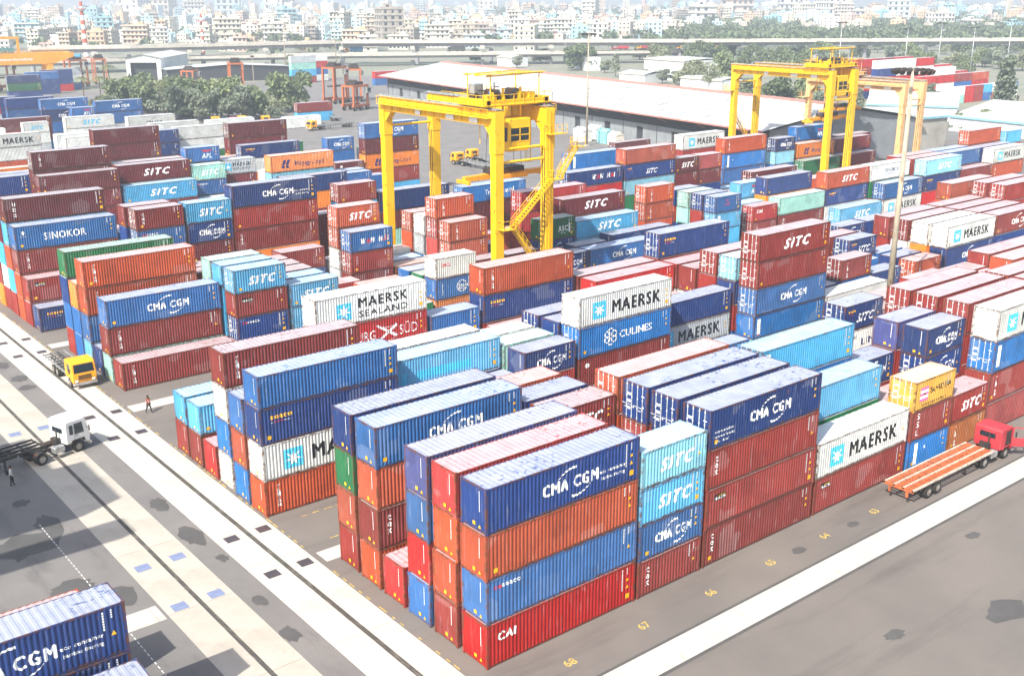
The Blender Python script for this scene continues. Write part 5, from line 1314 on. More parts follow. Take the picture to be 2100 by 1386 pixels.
# ------------------------------------------------------------------ big warehouse beyond the yard
M['roof_w'] = plain('pale_sheet_roof', '#b4b5b0', 0.6, var=0.2, scale=0.08)
M['wall_g'] = plain('grey_panel_wall', '#85898c', 0.8, var=0.2, scale=0.3)
M['trim'] = plain('red_oxide_trim', '#b07a70', 0.7, var=0.2)
M['trim_b'] = plain('pale_blue_trim', '#7fb2c4', 0.7)
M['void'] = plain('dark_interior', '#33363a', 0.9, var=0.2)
M['shed_w'] = plain('white_sheet_wall', '#cdd0d0', 0.6, var=0.12, scale=0.2)
M['cwall'] = plain('stained_concrete_wall', '#9b9890', 0.85, var=0.3, scale=0.25)
def warehouse():
    a = Vector((188, 312.7, 0)); b = Vector((161, 108.9, 0)); d = (b - a).normalized(); ang = math.atan2(d.y, d.x); ln = (b - a).length
    root = empty('warehouse', (a.x, a.y, 0), ang); tag(root, 'very long low warehouse with pale sheet roof and red trim', 'warehouse')
    # local x along the building, local +y away from the yard
    hw, e, r = 27.0, 9.0, 13.0
    for s, nm in ((0, 'near'), (1, 'far')):
        mb = MB(); y0, y1 = (0, hw) if s == 0 else (2 * hw, hw); n = 34
        for i in range(n):
            x0 = 4 + (ln - 4) * i / n; x1 = 4 + (ln - 4) * (i + 1) / n - 0.05
            mb.quad((x0, y0, e), (x1, y0, e), (x1, y1, r), (x0, y1, r)); mb.quad((x1, y0, e), (x1 + 0.05, y0, e + 0.05), (x1 + 0.05, y1, r + 0.05), (x1, y1, r))
        rf = mb.build('roof', M['roof_w'], root)
        if s == 0:
            for row in range(4):
                for i in range(22):
                    x = 10 + (ln - 18) * i / 22 + row * 2.3; t0 = 0.12 + row * 0.21; t1 = t0 + 0.13
                    mb = MB(); mb.quad((x, hw * t0, e + 4 * t0 + 0.05), (x + 0.5, hw * t0, e + 4 * t0 + 0.05), (x + 0.5, hw * t1, e + 4 * t1 + 0.05), (x, hw * t1, e + 4 * t1 + 0.05)); mb.build('skylight_strip', M['wall_g'], rf)
    mb = MB(); mb.box(4, hw - 0.9, r - 0.05, ln, hw + 0.9, r + 0.35); mb.build('ridge_cap', M['trim'], root)
    mb = MB(); mb.box(4, -0.35, e - 0.3, ln, 0.0, e + 0.02); mb.build('gutter', M['trim'], root)
    for i in range(14): MB().bar((10 + 14.4 * i, -0.15, e - 0.3), (10 + 14.4 * i, 2.9, e - 1.6), 0.25).build('downpipe', M['trim'], root)
    wy = 3.0
    for i in range(28):
        x0 = 6 + (ln - 8) * i / 28; w_ = (ln - 8) / 28
        if i % 2 == 0:
            MB().box(x0 + 0.1, wy, 0, x0 + w_ - 0.1, wy + 0.3, 6.0).build('wall_panel', M['wall_g'], root)
            MB().box(x0 + w_ / 2 - 0.1, wy - 0.04, 0, x0 + w_ / 2 + 0.1, wy, 6.0).build('panel_joint', M['void'], root)
        else:
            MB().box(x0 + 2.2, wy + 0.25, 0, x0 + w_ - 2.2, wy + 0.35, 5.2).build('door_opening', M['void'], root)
            MB().box(x0, wy, 0, x0 + 2.2, wy + 0.3, 6.0).build('wall_panel', M['wall_g'], root); MB().box(x0 + w_ - 2.2, wy, 0, x0 + w_, wy + 0.3, 6.0).build('wall_panel', M['wall_g'], root)
            MB().box(x0 + 2.2, wy, 5.2, x0 + w_ - 2.2, wy + 0.3, 6.0).build('lintel', M['wall_g'], root)
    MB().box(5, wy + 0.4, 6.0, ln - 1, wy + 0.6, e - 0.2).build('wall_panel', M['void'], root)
    for x in (5, ln - 1): MB().prism([(0, 0)] * 0 or [(-0.2, 0), (0.2, 0), (0.2, e), (-0.2, e)], wy, 2 * hw - 3).build('gable_wall', M['wall_g'], root, (x, 0, 0))
    mb = MB(); mb.quad((5, 3, e - 0.3), (5, 2 * hw - 3, e - 0.3), (5, hw, r - 0.3)); mb.quad((ln - 1, 3, e - 0.3), (ln - 1, 2 * hw - 3, e - 0.3), (ln - 1, hw, r - 0.3)); mb.build('gable_infill', M['wall_g'], root)
warehouse()
# white high shed and low dark shed at left
def shed(pts_uv, z_e, z_r, name, label, wm, rm, depth, open_front=False, zb=0.0):
    p = at(*pts_uv[0], 0); q = at(*pts_uv[1], 0); d = (q - p); ang = math.atan2(d.y, d.x); L_ = d.length
    root = empty(name, (p.x, p.y, 0), ang); tag(root, label, 'shed')
    for y in (0, depth - 0.3):
        if open_front and y == 0:
            MB().box(0, 0, 0, L_ * 0.12, 0.3, z_e).build('wall', wm, root); MB().box(L_ * 0.88, 0, 0, L_, 0.3, z_e).build('wall', wm, root); MB().box(L_ * 0.12, 0, z_e * 0.8, L_ * 0.88, 0.3, z_e).build('wall', wm, root)
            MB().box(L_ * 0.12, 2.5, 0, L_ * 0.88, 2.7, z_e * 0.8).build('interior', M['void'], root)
        else: MB().box(0, y, 0, L_, y + 0.3, z_e).build('wall', wm, root)
    for x in (0, L_ - 0.3): MB().box(x, 0.3, 0, x + 0.3, depth - 0.3, z_e).build('wall', wm, root)
    g = MB()
    for y in (0.02, depth - 0.02): g.quad((0, y, z_e), (L_, y, z_e), (L_ / 2, y, z_r))
    g.build('gable', wm, root)
    for s in (0, 1):
        mb = MB(); xa = -0.6 if s == 0 else L_ + 0.6; mb.quad((xa, -0.8, z_e - 0.1), (L_ / 2, -0.8, z_r + 0.05), (L_ / 2, depth + 0.8, z_r + 0.05), (xa, depth + 0.8, z_e - 0.1)); mb.build('roof', rm, root)
    return root
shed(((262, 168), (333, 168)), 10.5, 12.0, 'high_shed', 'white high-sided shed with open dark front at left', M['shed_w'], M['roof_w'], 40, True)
shed(((345, 172), (600, 163)), 6.0, 7.6, 'low_shed', 'low dark shed with pale roof behind the trees', M['void'], M['roof_w'], 16, False)
shed(((365, 243), (420, 238)), 3.2, 4.2, 'open_shelter', 'small open shelter with brown roof under the palm', M['wall_g'], plain('brown_roof', '#8a7462', 0.8), 8, True)
# grey concrete shed wall, white sheds at right
def hall(A, B, depth, h, name, label, wm, rm, trim, rise=1.2):
    d = B - A; ang = math.atan2(d.y, d.x); L_ = d.length; root = empty(name, (A.x, A.y, 0), ang); tag(root, label, 'building'); n = max(2, int(L_ / 6))
    for i in range(n): MB().box(L_ * i / n + 0.02, 0, 0, L_ * (i + 1) / n - 0.02, 0.3, h).build('wall_panel', wm, root)
    for x in (0, L_ - 0.3): MB().box(x, 0.3, 0, x + 0.3, depth, h).build('side_wall', wm, root)
    MB().box(0, depth, 0, L_, depth + 0.3, h).build('rear_wall', wm, root)
    mb = MB(); mb.quad((-0.3, -0.4, h), (L_ + 0.3, -0.4, h), (L_ + 0.3, depth / 2, h + rise), (-0.3, depth / 2, h + rise)); mb.quad((-0.3, depth + 0.7, h), (L_ + 0.3, depth + 0.7, h), (L_ + 0.3, depth / 2, h + rise), (-0.3, depth / 2, h + rise)); mb.build('roof', rm, root)
    MB().box(-0.3, -0.45, h - 0.4, L_ + 0.3, -0.05, h + 0.1).build('eaves_trim', trim, root)
    return root
hall(at(1690, 333), at(1936, 308), 24, 8.6, 'concrete_hall', 'grey stained concrete hall behind the peach crane', M['cwall'], M['roof_w'], M['trim_b'])
hall(at(1945, 268), at(2230, 300), 42, 4.2, 'white_hall', 'long white-roofed hall at the right edge', M['shed_w'], M['roof_w'], M['trim_b'], 3.5)
hall(at(1775, 243), at(1960, 250), 30, 4.5, 'white_hall', 'white-roofed hall seen through the peach crane', M['shed_w'], M['roof_w'], M['trim_b'], 3.0)
hall(at(1320, 160), at(1402, 168), 26, 9.0, 'white_office', 'white flat office building behind the warehouse roof', M['shed_w'], M['roof_w'], M['conc'], 0.6)
for (u0, v0, u1, v1, dp, h, lab) in ((1178, 142, 1200, 146, 8, 7, 'small white three-storey house behind the warehouse'), (1270, 168, 1322, 172, 14, 4, 'low pale house left of the white office'), (1395, 178, 1480, 186, 14, 4, 'low house right of the white office'), (1765, 152, 1825, 156, 14, 5, 'pale roofed house beyond the right crane'), (60, 98, 140, 98, 25, 8, 'long white factory beyond the amber crane'), (1845, 150, 1905, 152, 16, 4, 'white arched hall beyond the peach crane'), (1020, 135, 1050, 138, 10, 5, 'small pale house over the warehouse ridge')):
    hall(at(u0, v0), at(u1, v1), dp, h, 'outlying_house', lab, M['shed_w'], M['roof_w'] if 'roofed' not in lab else plain('roof_brown', '#9a8878', 0.8), M['conc'], 1.0)

# crates and covered cargo along the warehouse
rnd = random.Random(5)
for i, (u, v, c, lab) in enumerate(((1195, 292, '#d8d8d2', 'white'), (1222, 288, '#cfe0dc', 'pale green'), (1243, 296, '#7fbcc0', 'teal'), (1268, 285, '#c97a62', 'salmon'), (1262, 300, '#d9d2c6', 'cream'), (1292, 291, '#9cc8cc', 'pale teal'), (1312, 296, '#c9695a', 'red'), (1330, 290, '#cdd6d6', 'pale grey'), (1350, 300, '#d07a68', 'pink'), (1375, 305, '#b85a4a', 'brick'))):
    p = at(u, v); root = empty('covered_cargo_stack', (p.x, p.y, 0), R(-7)); tag(root, f'{lab} tarpaulin-covered cargo stack along the warehouse wall', 'cargo', 'covered cargo along the warehouse')
    w_, l_, h_ = rnd.uniform(2.4, 3.4), rnd.uniform(3, 5), rnd.uniform(2.2, 3.0); m_ = plain('tarpaulin', c, 0.7)
    MB().box(0, 0, 0, w_, l_, h_).build('cargo', m_, root); MB().prism([(-0.1, h_), (w_ + 0.1, h_), (w_ / 2, h_ + 0.9)], -0.1, l_ + 0.1).build('tarpaulin', m_, root)

# ------------------------------------------------------------------ vegetation
def leaf_mat(name, c1, c2):
    m, N, L, P = node_mat(name); oi = N.new('ShaderNodeObjectInfo'); g = N.new('ShaderNodeNewGeometry'); tc = N.new('ShaderNodeTexCoord').outputs['Object']
    n = noise(N, L, tc, 0.55, 3); a = mix(N, L, ramp(N, L, n, [(0.35, BW(0)), (0.65, BW(1))]), srgb(c1), srgb(c2))
    a = mix(N, L, 1.0, a, ramp(N, L, oi.outputs['Random'], [(0, (0.75, 0.8, 0.75, 1)), (1, (1.25, 1.2, 1.1, 1))]), 'MULTIPLY')
    L.new(a, P.inputs['Base Color']); P.inputs['Roughness'].default_value = 0.7
    t = N.new('ShaderNodeBsdfTranslucent'); L.new(a, t.inputs[0]); ms = N.new('ShaderNodeMixShader'); ms.inputs[0].default_value = 0.25
    L.new(P.outputs[0], ms.inputs[1]); L.new(t.outputs[0], ms.inputs[2]); L.new(ms.outputs[0], N['Material Output'].inputs[0]); return m
M['leaf_a'] = leaf_mat('leaf_dark', '#5a684c', '#7c8860'); M['leaf_b'] = leaf_mat('leaf_dusty', '#737b5e', '#92957a'); M['leaf_c'] = leaf_mat('leaf_grey', '#6d7767', '#88917f'); M['leaf_p'] = leaf_mat('leaf_palm', '#4d5c38', '#7a7f52')
M['bark'] = plain('bark', '#5f5346', 0.9, var=0.3)
def crown_mesh(seed, h, sp, lobes, per, mat, size=0.55, narrow=False):
    r = random.Random(seed); mb = MB(); cs = []
    for i in range(lobes):
        t = i / max(1, lobes - 1)
        if narrow: cs.append(((r.uniform(-.25, .25) * sp), r.uniform(-.25, .25) * sp, h * (0.3 + 0.62 * t), sp * (0.75 - 0.5 * t) * r.uniform(.8, 1.2)))
        else:
            a = r.uniform(0, 6.28); q = r.uniform(0.1, 0.75) * sp; cs.append((q * math.cos(a), q * math.sin(a), h * r.uniform(0.24, 0.84), sp * r.uniform(0.32, 0.52)))
    for (cx, cy_, cz, cr) in cs:
        for _ in range(per):
            th = r.uniform(0, 6.28); ph = math.acos(r.uniform(-0.7, 1)); rr = cr * (r.random() ** 0.35)
            p = Vector((cx + rr * math.sin(ph) * math.cos(th), cy_ + rr * math.sin(ph) * math.sin(th), cz + rr * 0.78 * math.cos(ph)))
            n = Vector((r.uniform(-1, 1), r.uniform(-1, 1), r.uniform(-0.2, 1.2))).normalized(); u_ = n.orthogonal().normalized(); v_ = n.cross(u_); s = size * r.uniform(0.6, 1.3)
            mb.quad(p - u_ * s - v_ * s * 0.4, p + u_ * s * 0.3 - v_ * s * 0.6, p + u_ * s + v_ * s * 0.4, p - u_ * s * 0.3 + v_ * s * 0.6)
    me = bpy.data.meshes.new('crown'); me.from_pydata(mb.v, [], mb.f); me.materials.append(mat); return me, cs
def trunk_mesh(h, cs, r0=0.28):
    mb = MB(); mb.cyl((0, 0, -0.2), (0.1, 0.05, h * 0.4), r0, r0 * 0.65, 8)
    for (cx, cy_, cz, cr) in cs[:7]: mb.cyl((0.1, 0.05, h * 0.36), (cx * 0.8, cy_ * 0.8, cz), r0 * 0.45, r0 * 0.15, 6)
    return mb.mesh('trunk', M['bark'])
KINDS = []
for i, (h, sp, lb, per, mk, sz, nr) in enumerate(((10, 5.4, 13, 190, 'leaf_a', 0.5, False), (10, 5.8, 13, 170, 'leaf_b', 0.5, False), (10, 5.0, 12, 180, 'leaf_c', 0.5, False), (10, 6.4, 14, 180, 'leaf_a', 0.5, False), (16, 4.2, 14, 150, 'leaf_c', 0.5, True), (10, 5.0, 12, 60, 'leaf_b', 0.4, False))):
    cm, cs = crown_mesh(40 + i, h, sp, lb, per, M[mk], sz, nr); KINDS.append((cm, trunk_mesh(h, cs), h))
def tree(u, v, h, kind, label, group='trees around the yard', p=None):
    p = p or at(u, v); cm, tm, h0 = KINDS[kind]; r = random.Random(int(u * 13 + v * 7)); s = h / h0
    root = empty('tree', (p.x, p.y, 0), r.uniform(0, 6.28)); root.scale = (s * r.uniform(0.9, 1.15), s * r.uniform(0.9, 1.15), s); tag(root, label, 'tree', group)
    link('trunk', tm, root); link('crown', cm, root); return root
def palm(u, v, h, label):
    p = at(u, v); r = random.Random(int(u)); root = empty('palm_tree', (p.x, p.y, 0), r.uniform(0, 6)); tag(root, label, 'palm', 'coconut palms')
    mb = MB(); mb.cyl((0, 0, 0), (0.3, 0.1, h * 0.5), 0.25, 0.2, 8); mb.cyl((0.3, 0.1, h * 0.5), (0.2, 0.2, h), 0.2, 0.16, 8); mb.build('trunk', M['bark'], root)
    for i in range(16):
        a = 2 * math.pi * i / 16 + r.uniform(-.15, .15); L_ = r.uniform(3.2, 4.2); lift = r.uniform(-0.1, 1.0); fr = MB(); prev = None; n = 9
        for k in range(n + 1):
            t = k / n; rr = L_ * t; z = h + lift * 2.2 * t - (1.6 + lift * 1.4) * t * t * 1.3; c = Vector((0.2 + rr * math.cos(a), 0.2 + rr * math.sin(a), z)); sd = Vector((-math.sin(a), math.cos(a), 0)); wd = 0.75 * (1 - t) ** 0.5 * min(1, t * 5 + 0.15)
            if prev:
                for s in (-1, 1): fr.quad(prev, prev + (c - prev) * 0.35, prev + (c - prev) * 0.9 + sd * s * wd + Vector((0, 0, -0.45 * wd)), prev + (c - prev) * 0.5 + sd * s * wd + Vector((0, 0, -0.4 * wd)))
                fr.quad(prev - sd * 0.03, prev + sd * 0.03, c + sd * 0.03, c - sd * 0.03)
            prev = c
        me = bpy.data.meshes.new('frond'); me.from_pydata(fr.v, [], fr.f); me.materials.append(M['leaf_p']); link('frond', me, root)
ORDS = ORD
LT = [(238, 232, 12, 0), (262, 226, 13, 1), (290, 232, 13, 3), (318, 226, 12, 1), (340, 246, 11, 2), (372, 250, 13, 2), (396, 246, 14, 0), (420, 252, 12, 2), (446, 246, 14, 3), (470, 250, 13, 2), (500, 250, 11, 2), (520, 244, 11, 0), (556, 246, 9, 5), (575, 232, 14, 0), (600, 226, 14, 3), (566, 252, 6, 2), (545, 240, 10, 1), (205, 236, 8, 1), (222, 246, 9, 2), (430, 228, 13, 1), (355, 222, 12, 3), (480, 226, 12, 0), (300, 214, 12, 0)]
for i, (u, v, h, k) in enumerate(sorted(LT)): tree(u, v, h * 0.92, k, f'{["dark green", "dusty green", "grey green", "broad dark", "slender", "thin-leaved"][k]} tree, {ORDS[i]} from the left in the roadside clump', 'roadside tree clump')
palm(176, 240, 12.5, 'coconut palm at the left end of the tree clump'); palm(346, 252, 12.5, 'coconut palm standing in front of the tree clump'); palm(228, 214, 13.5, 'coconut palm before the white shed'); palm(212, 226, 11, 'small coconut palm left of the white shed')
RT = [(1192, 145, 13, 3), (1176, 140, 10, 0), (1262, 158, 11, 4), (1240, 150, 7, 2), (1358, 172, 7, 2), (1416, 176, 12, 1), (1452, 182, 12, 5), (1480, 178, 14, 0), (1330, 168, 6, 1), (1385, 172, 6, 2), (1566, 228, 10, 2), (1595, 236, 12, 0), (1622, 232, 11, 2), (1648, 240, 13, 0), (1672, 250, 10, 2), (1540, 205, 9, 1), (1755, 246, 11, 4), (1905, 232, 10, 4), (1795, 262, 5, 1), (1830, 266, 4, 2), (1965, 268, 5, 0), (1990, 270, 5, 1), (2015, 268, 6, 0), (2040, 264, 6, 2), (1060, 140, 7, 2), (975, 128, 8, 0), (1110, 130, 9, 1), (640, 150, 9, 2), (600, 146, 8, 0)]
for i, (u, v, h, k) in enumerate(sorted(RT)): tree(u, v, h, k, f'{["dark green", "dusty green", "grey green", "broad dark", "slender", "thin-leaved"][k]} tree, {i + 1}th from the left beyond the warehouse'.replace('1th', '1st').replace('2th', '2nd').replace('3th', '3rd').replace('11st', '11th').replace('12nd', '12th').replace('13rd', '13th'), 'trees beyond the warehouse')
tree(2056, 243, 20, 4, 'tall feathery casuarina at the right edge')
rnd = random.Random(21); band = []
for i in range(60):
    u = rnd.uniform(1300, 2110); v = rnd.uniform(112, 142) if u < 1480 else rnd.uniform(108, 158); band.append((u, v, rnd.uniform(8, 13), rnd.choice((0, 0, 1, 2, 3))))
for i, (u, v, h, k) in enumerate(sorted(band)): tree(u, v, h, k, f'{["dark", "dusty", "greyish", "broad dark"][k]} tree, {i + 1} from left in the green belt by the viaduct', 'green belt along the viaduct')
# far woods: one mass of crowns
wm = MB(); rw = random.Random(3)
def wood(u, v, n, sp, h):
    p0 = at(u, v)
    for _ in range(n):
        cx, cy_ = p0.x + rw.gauss(0, sp), p0.y + rw.gauss(0, sp); hh = h * rw.uniform(0.7, 1.2); cr = hh * 0.5
        for _ in range(46):
            th = rw.uniform(0, 6.28); ph = math.acos(rw.uniform(-0.5, 1)); rr = cr * rw.random() ** 0.3
            p = Vector((cx + rr * math.sin(ph) * math.cos(th), cy_ + rr * math.sin(ph) * math.sin(th), hh * 0.55 + rr * 0.8 * math.cos(ph))); n_ = Vector((rw.uniform(-1, 1), rw.uniform(-1, 1), rw.uniform(0, 1.2))).normalized(); a = n_.orthogonal().normalized(); b = n_.cross(a); s = 1.35
            wm.quad(p - a * s - b * s * .6, p + a * s - b * s * .6, p + a * s + b * s * .6, p - a * s + b * s * .6)
for _ in range(75): wood(rw.uniform(1380, 2140), rw.uniform(44, 104), 9, 22, 11)
for _ in range(50): wood(rw.uniform(-40, 1400), rw.uniform(28, 112), 5, 20, 9)
for _ in range(26): wood(rw.uniform(900, 2140), rw.uniform(22, 40), 14, 60, 13)
me = bpy.data.meshes.new('far_wood'); me.from_pydata(wm.v, [], wm.f); me.materials.append(M['leaf_a']); o = link('far_wood', me); tag(o, 'hazy woods and scattered far trees around the city', 'woods', kind='stuff')

# ------------------------------------------------------------------ viaducts
def viaduct(pts, z, wd, label, pier_step, depth=1.8):
    P = [at(u, v, z) for u, v in pts]; root = empty('viaduct', (P[0].x, P[0].y, 0)); tag(root, label, 'viaduct', 'elevated roads behind the yard'); o = Vector((P[0].x, P[0].y, 0))
    for a, b in zip(P[:-1], P[1:]):
        d = (b - a); n = max(1, int(d.length / 34)); dn = Vector((d.x, d.y, 0)).normalized(); sd = Vector((-dn.y, dn.x, 0))
        for i in range(n):
            s0 = a + d * (i / n) - o; s1 = a + d * ((i + 1) / n) - dn * 0.15 - o; mid = (s0 + s1) / 2
            mb = MB(); mb.bar(s0 + sd * wd / 2 - Vector((0, 0, 0.25)), s1 + sd * wd / 2 - Vector((0, 0, 0.25)), wd, 0.5); mb.build('deck', M['conc'], root)
            mb = MB(); mb.bar(s0 + sd * wd / 2 - Vector((0, 0, 0.5 + depth / 2)), s1 + sd * wd / 2 - Vector((0, 0, 0.5 + depth / 2)), wd * 0.55, depth); mb.build('box_girder', M['via'], root)
            for y in (0.15, wd - 0.15):
                mb = MB(); mb.bar(s0 + sd * y + Vector((0, 0, 0.5)), s1 + sd * y + Vector((0, 0, 0.5)), 0.25, 1.0); mb.build('parapet', M['conc'], root)
            pc = s0 + sd * wd / 2; h = z - 0.5 - depth
            MB().cyl((pc.x, pc.y, 0), (pc.x, pc.y, h - 1.5), 1.1, n=12).build('pier', M['via'], root)
            cb = MB(); cb.bar(pc - sd * wd * 0.28 + Vector((0, 0, h - 0.75)), pc + sd * wd * 0.28 + Vector((0, 0, h - 0.75)), 2.2, 1.5); cb.build('pier_cap', M['conc'], root)
    return P
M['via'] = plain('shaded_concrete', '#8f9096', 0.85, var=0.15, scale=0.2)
viaduct([(60, 101), (267, 98), (700, 88), (1160, 86), (1400, 86), (2160, 83)], 12.0, 12, 'upper elevated road running right across behind the yard', 34)
LV = viaduct([(-40, 132), (200, 126), (390, 120), (700, 114), (1133, 110), (1520, 106)], 6.0, 10, 'lower elevated road with lorries below the upper one', 30, 1.3)
def box_lorry(u, v, z, ang, cabm, boxm, label, back=7.5):
    p = at(u, v, z); root = empty('box_lorry', (p.x, p.y, z), ang); tag(root, label, 'lorry', 'lorries on the elevated road'); cab_unit(root, cabm, 0)
    MB().box(-1.4 - back, -1.2, 1.05, -1.35, 1.2, 3.5).build('cargo_box', boxm, root); MB().box(-1.4 - back, -0.5, 0.7, 0.8, 0.5, 1.05).build('chassis', M['dark'], root)
    for x in (0, -4.5, -back): 
        for s in (-1, 1): wheel(root, x, s * 1.0, side=s)
va = math.atan2(LV[4].y - LV[3].y, LV[4].x - LV[3].x)
blu = plain('cargo_blue', '#3f8fc4', 0.6); rdm = plain('cargo_red', '#a8323c', 0.6); org = plain('cargo_orange', '#d98a2e', 0.6); teal = plain('cargo_teal', '#4a86b0', 0.6)
for u, v, cm_, bm_, lab in ((128, 127, M['t_yellow'], blu, 'amber-cabbed lorry with bright blue box at far left viaduct'), (712, 109.5, M['t_yellow'], blu, 'lorry with pale blue cargo box on the viaduct'), (922, 107.5, M['t_white'], M['shed_w'], 'white lorry on the viaduct over the warehouse'), (1258, 104, M['t_red'], M['t_red'], 'red lorry on the viaduct right of the slim mast'), (1310, 103, M['t_yellow'], rdm, 'lorry with dark red box on the viaduct'), (1392, 102, M['t_yellow'], teal, 'lorry with blue box on the viaduct'), (1446, 102, M['t_yellow'], org, 'orange lorry at the right end of the viaduct')):
    box_lorry(u, v, 6.0, va + math.pi, cm_, bm_, lab)

# ------------------------------------------------------------------ city
def facade_mat():
    m, N, L, P = node_mat('plaster'); oi = N.new('ShaderNodeObjectInfo'); tc = N.new('ShaderNodeTexCoord').outputs['Object']
    n = noise(N, L, mapping(N, L, tc, (1, 1, 0.3)), 0.5, 5, 0.65); a = mix(N, L, 1.0, oi.outputs['Color'], ramp(N, L, n, [(0.3, BW(0.68)), (0.7, BW(1.08))]), 'MULTIPLY')
    L.new(a, P.inputs['Base Color']); P.inputs['Roughness'].default_value = 0.85; return m
M['plaster'] = facade_mat()
BM = []
for i in range(14):
    r = random.Random(100 + i); fl = [2, 3, 3, 4, 4, 5, 5, 6, 3, 4, 2, 5, 6, 4][i]; W_ = r.uniform(9, 18); D_ = r.uniform(8, 14); fh = 3.1; h = fl * fh
    wl = MB().box(-W_ / 2, -D_ / 2, 0, W_ / 2, D_ / 2, h); win = MB(); slb = MB(); rf = MB()
    for f in range(fl):
        z = f * fh
        for (n_, ax) in ((max(3, int(W_ / 2.8)), 0), (max(2, int(D_ / 3)), 1)):
            for k in range(n_):
                for s in (-1, 1):
                    if r.random() < 0.12: continue
                    t = (k + 0.5) / n_ - 0.5; ww = r.choice((0.6, 0.8))
                    if ax == 0: win.box(t * W_ - ww, s * D_ / 2 - 0.03, z + 0.9, t * W_ + ww, s * D_ / 2 + 0.03, z + 2.4)
                    else: win.box(s * W_ / 2 - 0.03, t * D_ - ww, z + 0.9, s * W_ / 2 + 0.03, t * D_ + ww, z + 2.4)
        e = 0.9 if i % 3 else 0.35
        slb.box(-W_ / 2 - e, -D_ / 2 - e, z + fh - 0.18, W_ / 2 + e, D_ / 2 + e, z + fh - 0.02)
        if i % 3:
            slb.box(-W_ / 2 - e, -D_ / 2 - e, z + fh - 0.02, W_ / 2 + e, -D_ / 2 - e + 0.1, z + fh + 0.7)
    for x in (-W_ / 2, W_ / 2 - 0.15): rf.box(x, -D_ / 2, h, x + 0.15, D_ / 2, h + 0.9)
    for y in (-D_ / 2, D_ / 2 - 0.15): rf.box(-W_ / 2, y, h, W_ / 2, y + 0.15, h + 0.9)
    rf.box(W_ * 0.1, -1.6, h, W_ * 0.35, 1.8, h + 2.7)
    for k in range(5): x, y = r.uniform(-.45, .45) * W_, r.uniform(-.45, .45) * D_; rf.bar((x, y, h), (x, y, h + r.uniform(1, 2.6)), 0.25)
    tk = MB(); tk.cyl((-W_ * 0.25, D_ * 0.15, h + 0.6), (-W_ * 0.25, D_ * 0.15, h + 2.0), 0.8, n=10); tk.box(-W_ * 0.25 - 0.7, D_ * 0.15 - 0.7, h, -W_ * 0.25 + 0.7, D_ * 0.15 + 0.7, h + 0.6)
    BM.append((wl.mesh('wall', M['plaster']), win.mesh('window', M['glass']), slb.mesh('floor_slab', M['conc']), rf.mesh('roof_parapet', M['plaster']), tk.mesh('water_tank', M['dark']), fl, max(W_, D_)))
PALC = [('#d9d6cc', 'white'), ('#cfc7b2', 'cream'), ('#c9bba8', 'buff'), ('#b8c4c6', 'pale grey'), ('#a9c3cc', 'pale blue'), ('#cdb0a2', 'pinkish'), ('#a59c90', 'raw concrete'), ('#d8d3c0', 'ivory'), ('#8fb7c0', 'turquoise'), ('#c7a98a', 'ochre')]
rnd = random.Random(77); CITY = []
def tryput(u, v, big=1.0, kind=None, colr=None):
    p = at(u, v); kind = rnd.randrange(14) if kind is None else kind
    if any((p.x - q[0]) ** 2 + (p.y - q[1]) ** 2 < ((BM[kind][6] * big + BM[q[2]][6] * q[3]) * 0.46) ** 2 for q in CITY): return
    CITY.append((p.x, p.y, kind, big, u, v, rnd.choice(PALC) if colr is None else colr))
for u, v, b, k, c in ((800, 92, 1.45, 12, 6), (775, 90, 1.1, 7, 6), (130, 92, 1.1, 4, 0), (150, 93, 1.2, 6, 7), (320, 91, 1.0, 3, 0), (470, 88, 1.2, 5, 1), (440, 87, 1.1, 3, 0), (560, 86, 1.2, 4, 0), (630, 84, 1.0, 4, 6), (700, 82, 1.2, 7, 7), (890, 86, 1.0, 2, 4), (940, 86, 1.1, 5, 2), (990, 85, 1.1, 4, 5), (1030, 85, 1, 2, 4), (1060, 84, 1.1, 6, 0), (1115, 86, 0.9, 5, 0), (1150, 83, 1.1, 5, 0), (1225, 88, 1.2, 3, 0), (190, 58, 1.4, 6, 8), (210, 58, 1.2, 4, 8), (590, 62, 1.4, 5, 8), (275, 34, 3.2, 12, 0), (335, 32, 3.0, 12, 2), (470, 33, 3.1, 12, 3), (575, 32, 3.2, 12, 0), (400, 36, 2.0, 5, 0), (1210, 44, 1.7, 7, 0), (995, 35, 2.0, 12, 0), (1440, 52, 2.4, 2, 0), (1840, 45, 2.2, 12, 3), (1700, 42, 2.6, 3, 0), (1780, 44, 2.3, 10, 0), (1625, 30, 3.0, 5, 0), (1925, 63, 1.4, 3, 0), (1990, 68, 1.3, 2, 0), (1510, 36, 3.0, 5, 5)):
    tryput(u, v, b, k, PALC[c])
for _ in range(2600):
    u = rnd.uniform(-60, 1420); t = rnd.random(); v = 22 + 84 * t ** 0.8
    if u > 1100 and v > 60 + (1420 - u) * 0.1: continue
    if rnd.random() < 0.10: continue
    if len(CITY) < 232: tryput(u, v, rnd.uniform(0.85, 1.15) * (1 + max(0, 50 - v) * 0.008))
for _ in range(900):
    u = rnd.uniform(1380, 2150); v = rnd.uniform(20, 46)
    if len(CITY) < 285: tryput(u, v, rnd.uniform(0.9, 1.6))
bands = {}
for c in CITY: bands.setdefault(min(7, int((110 - c[5]) / 11)), []).append(c)
BN = ['nearest city row', 'second city row', 'third city row', 'fourth city row', 'fifth city row', 'sixth city row', 'seventh city row', 'farthest city row']
ROT = YAW
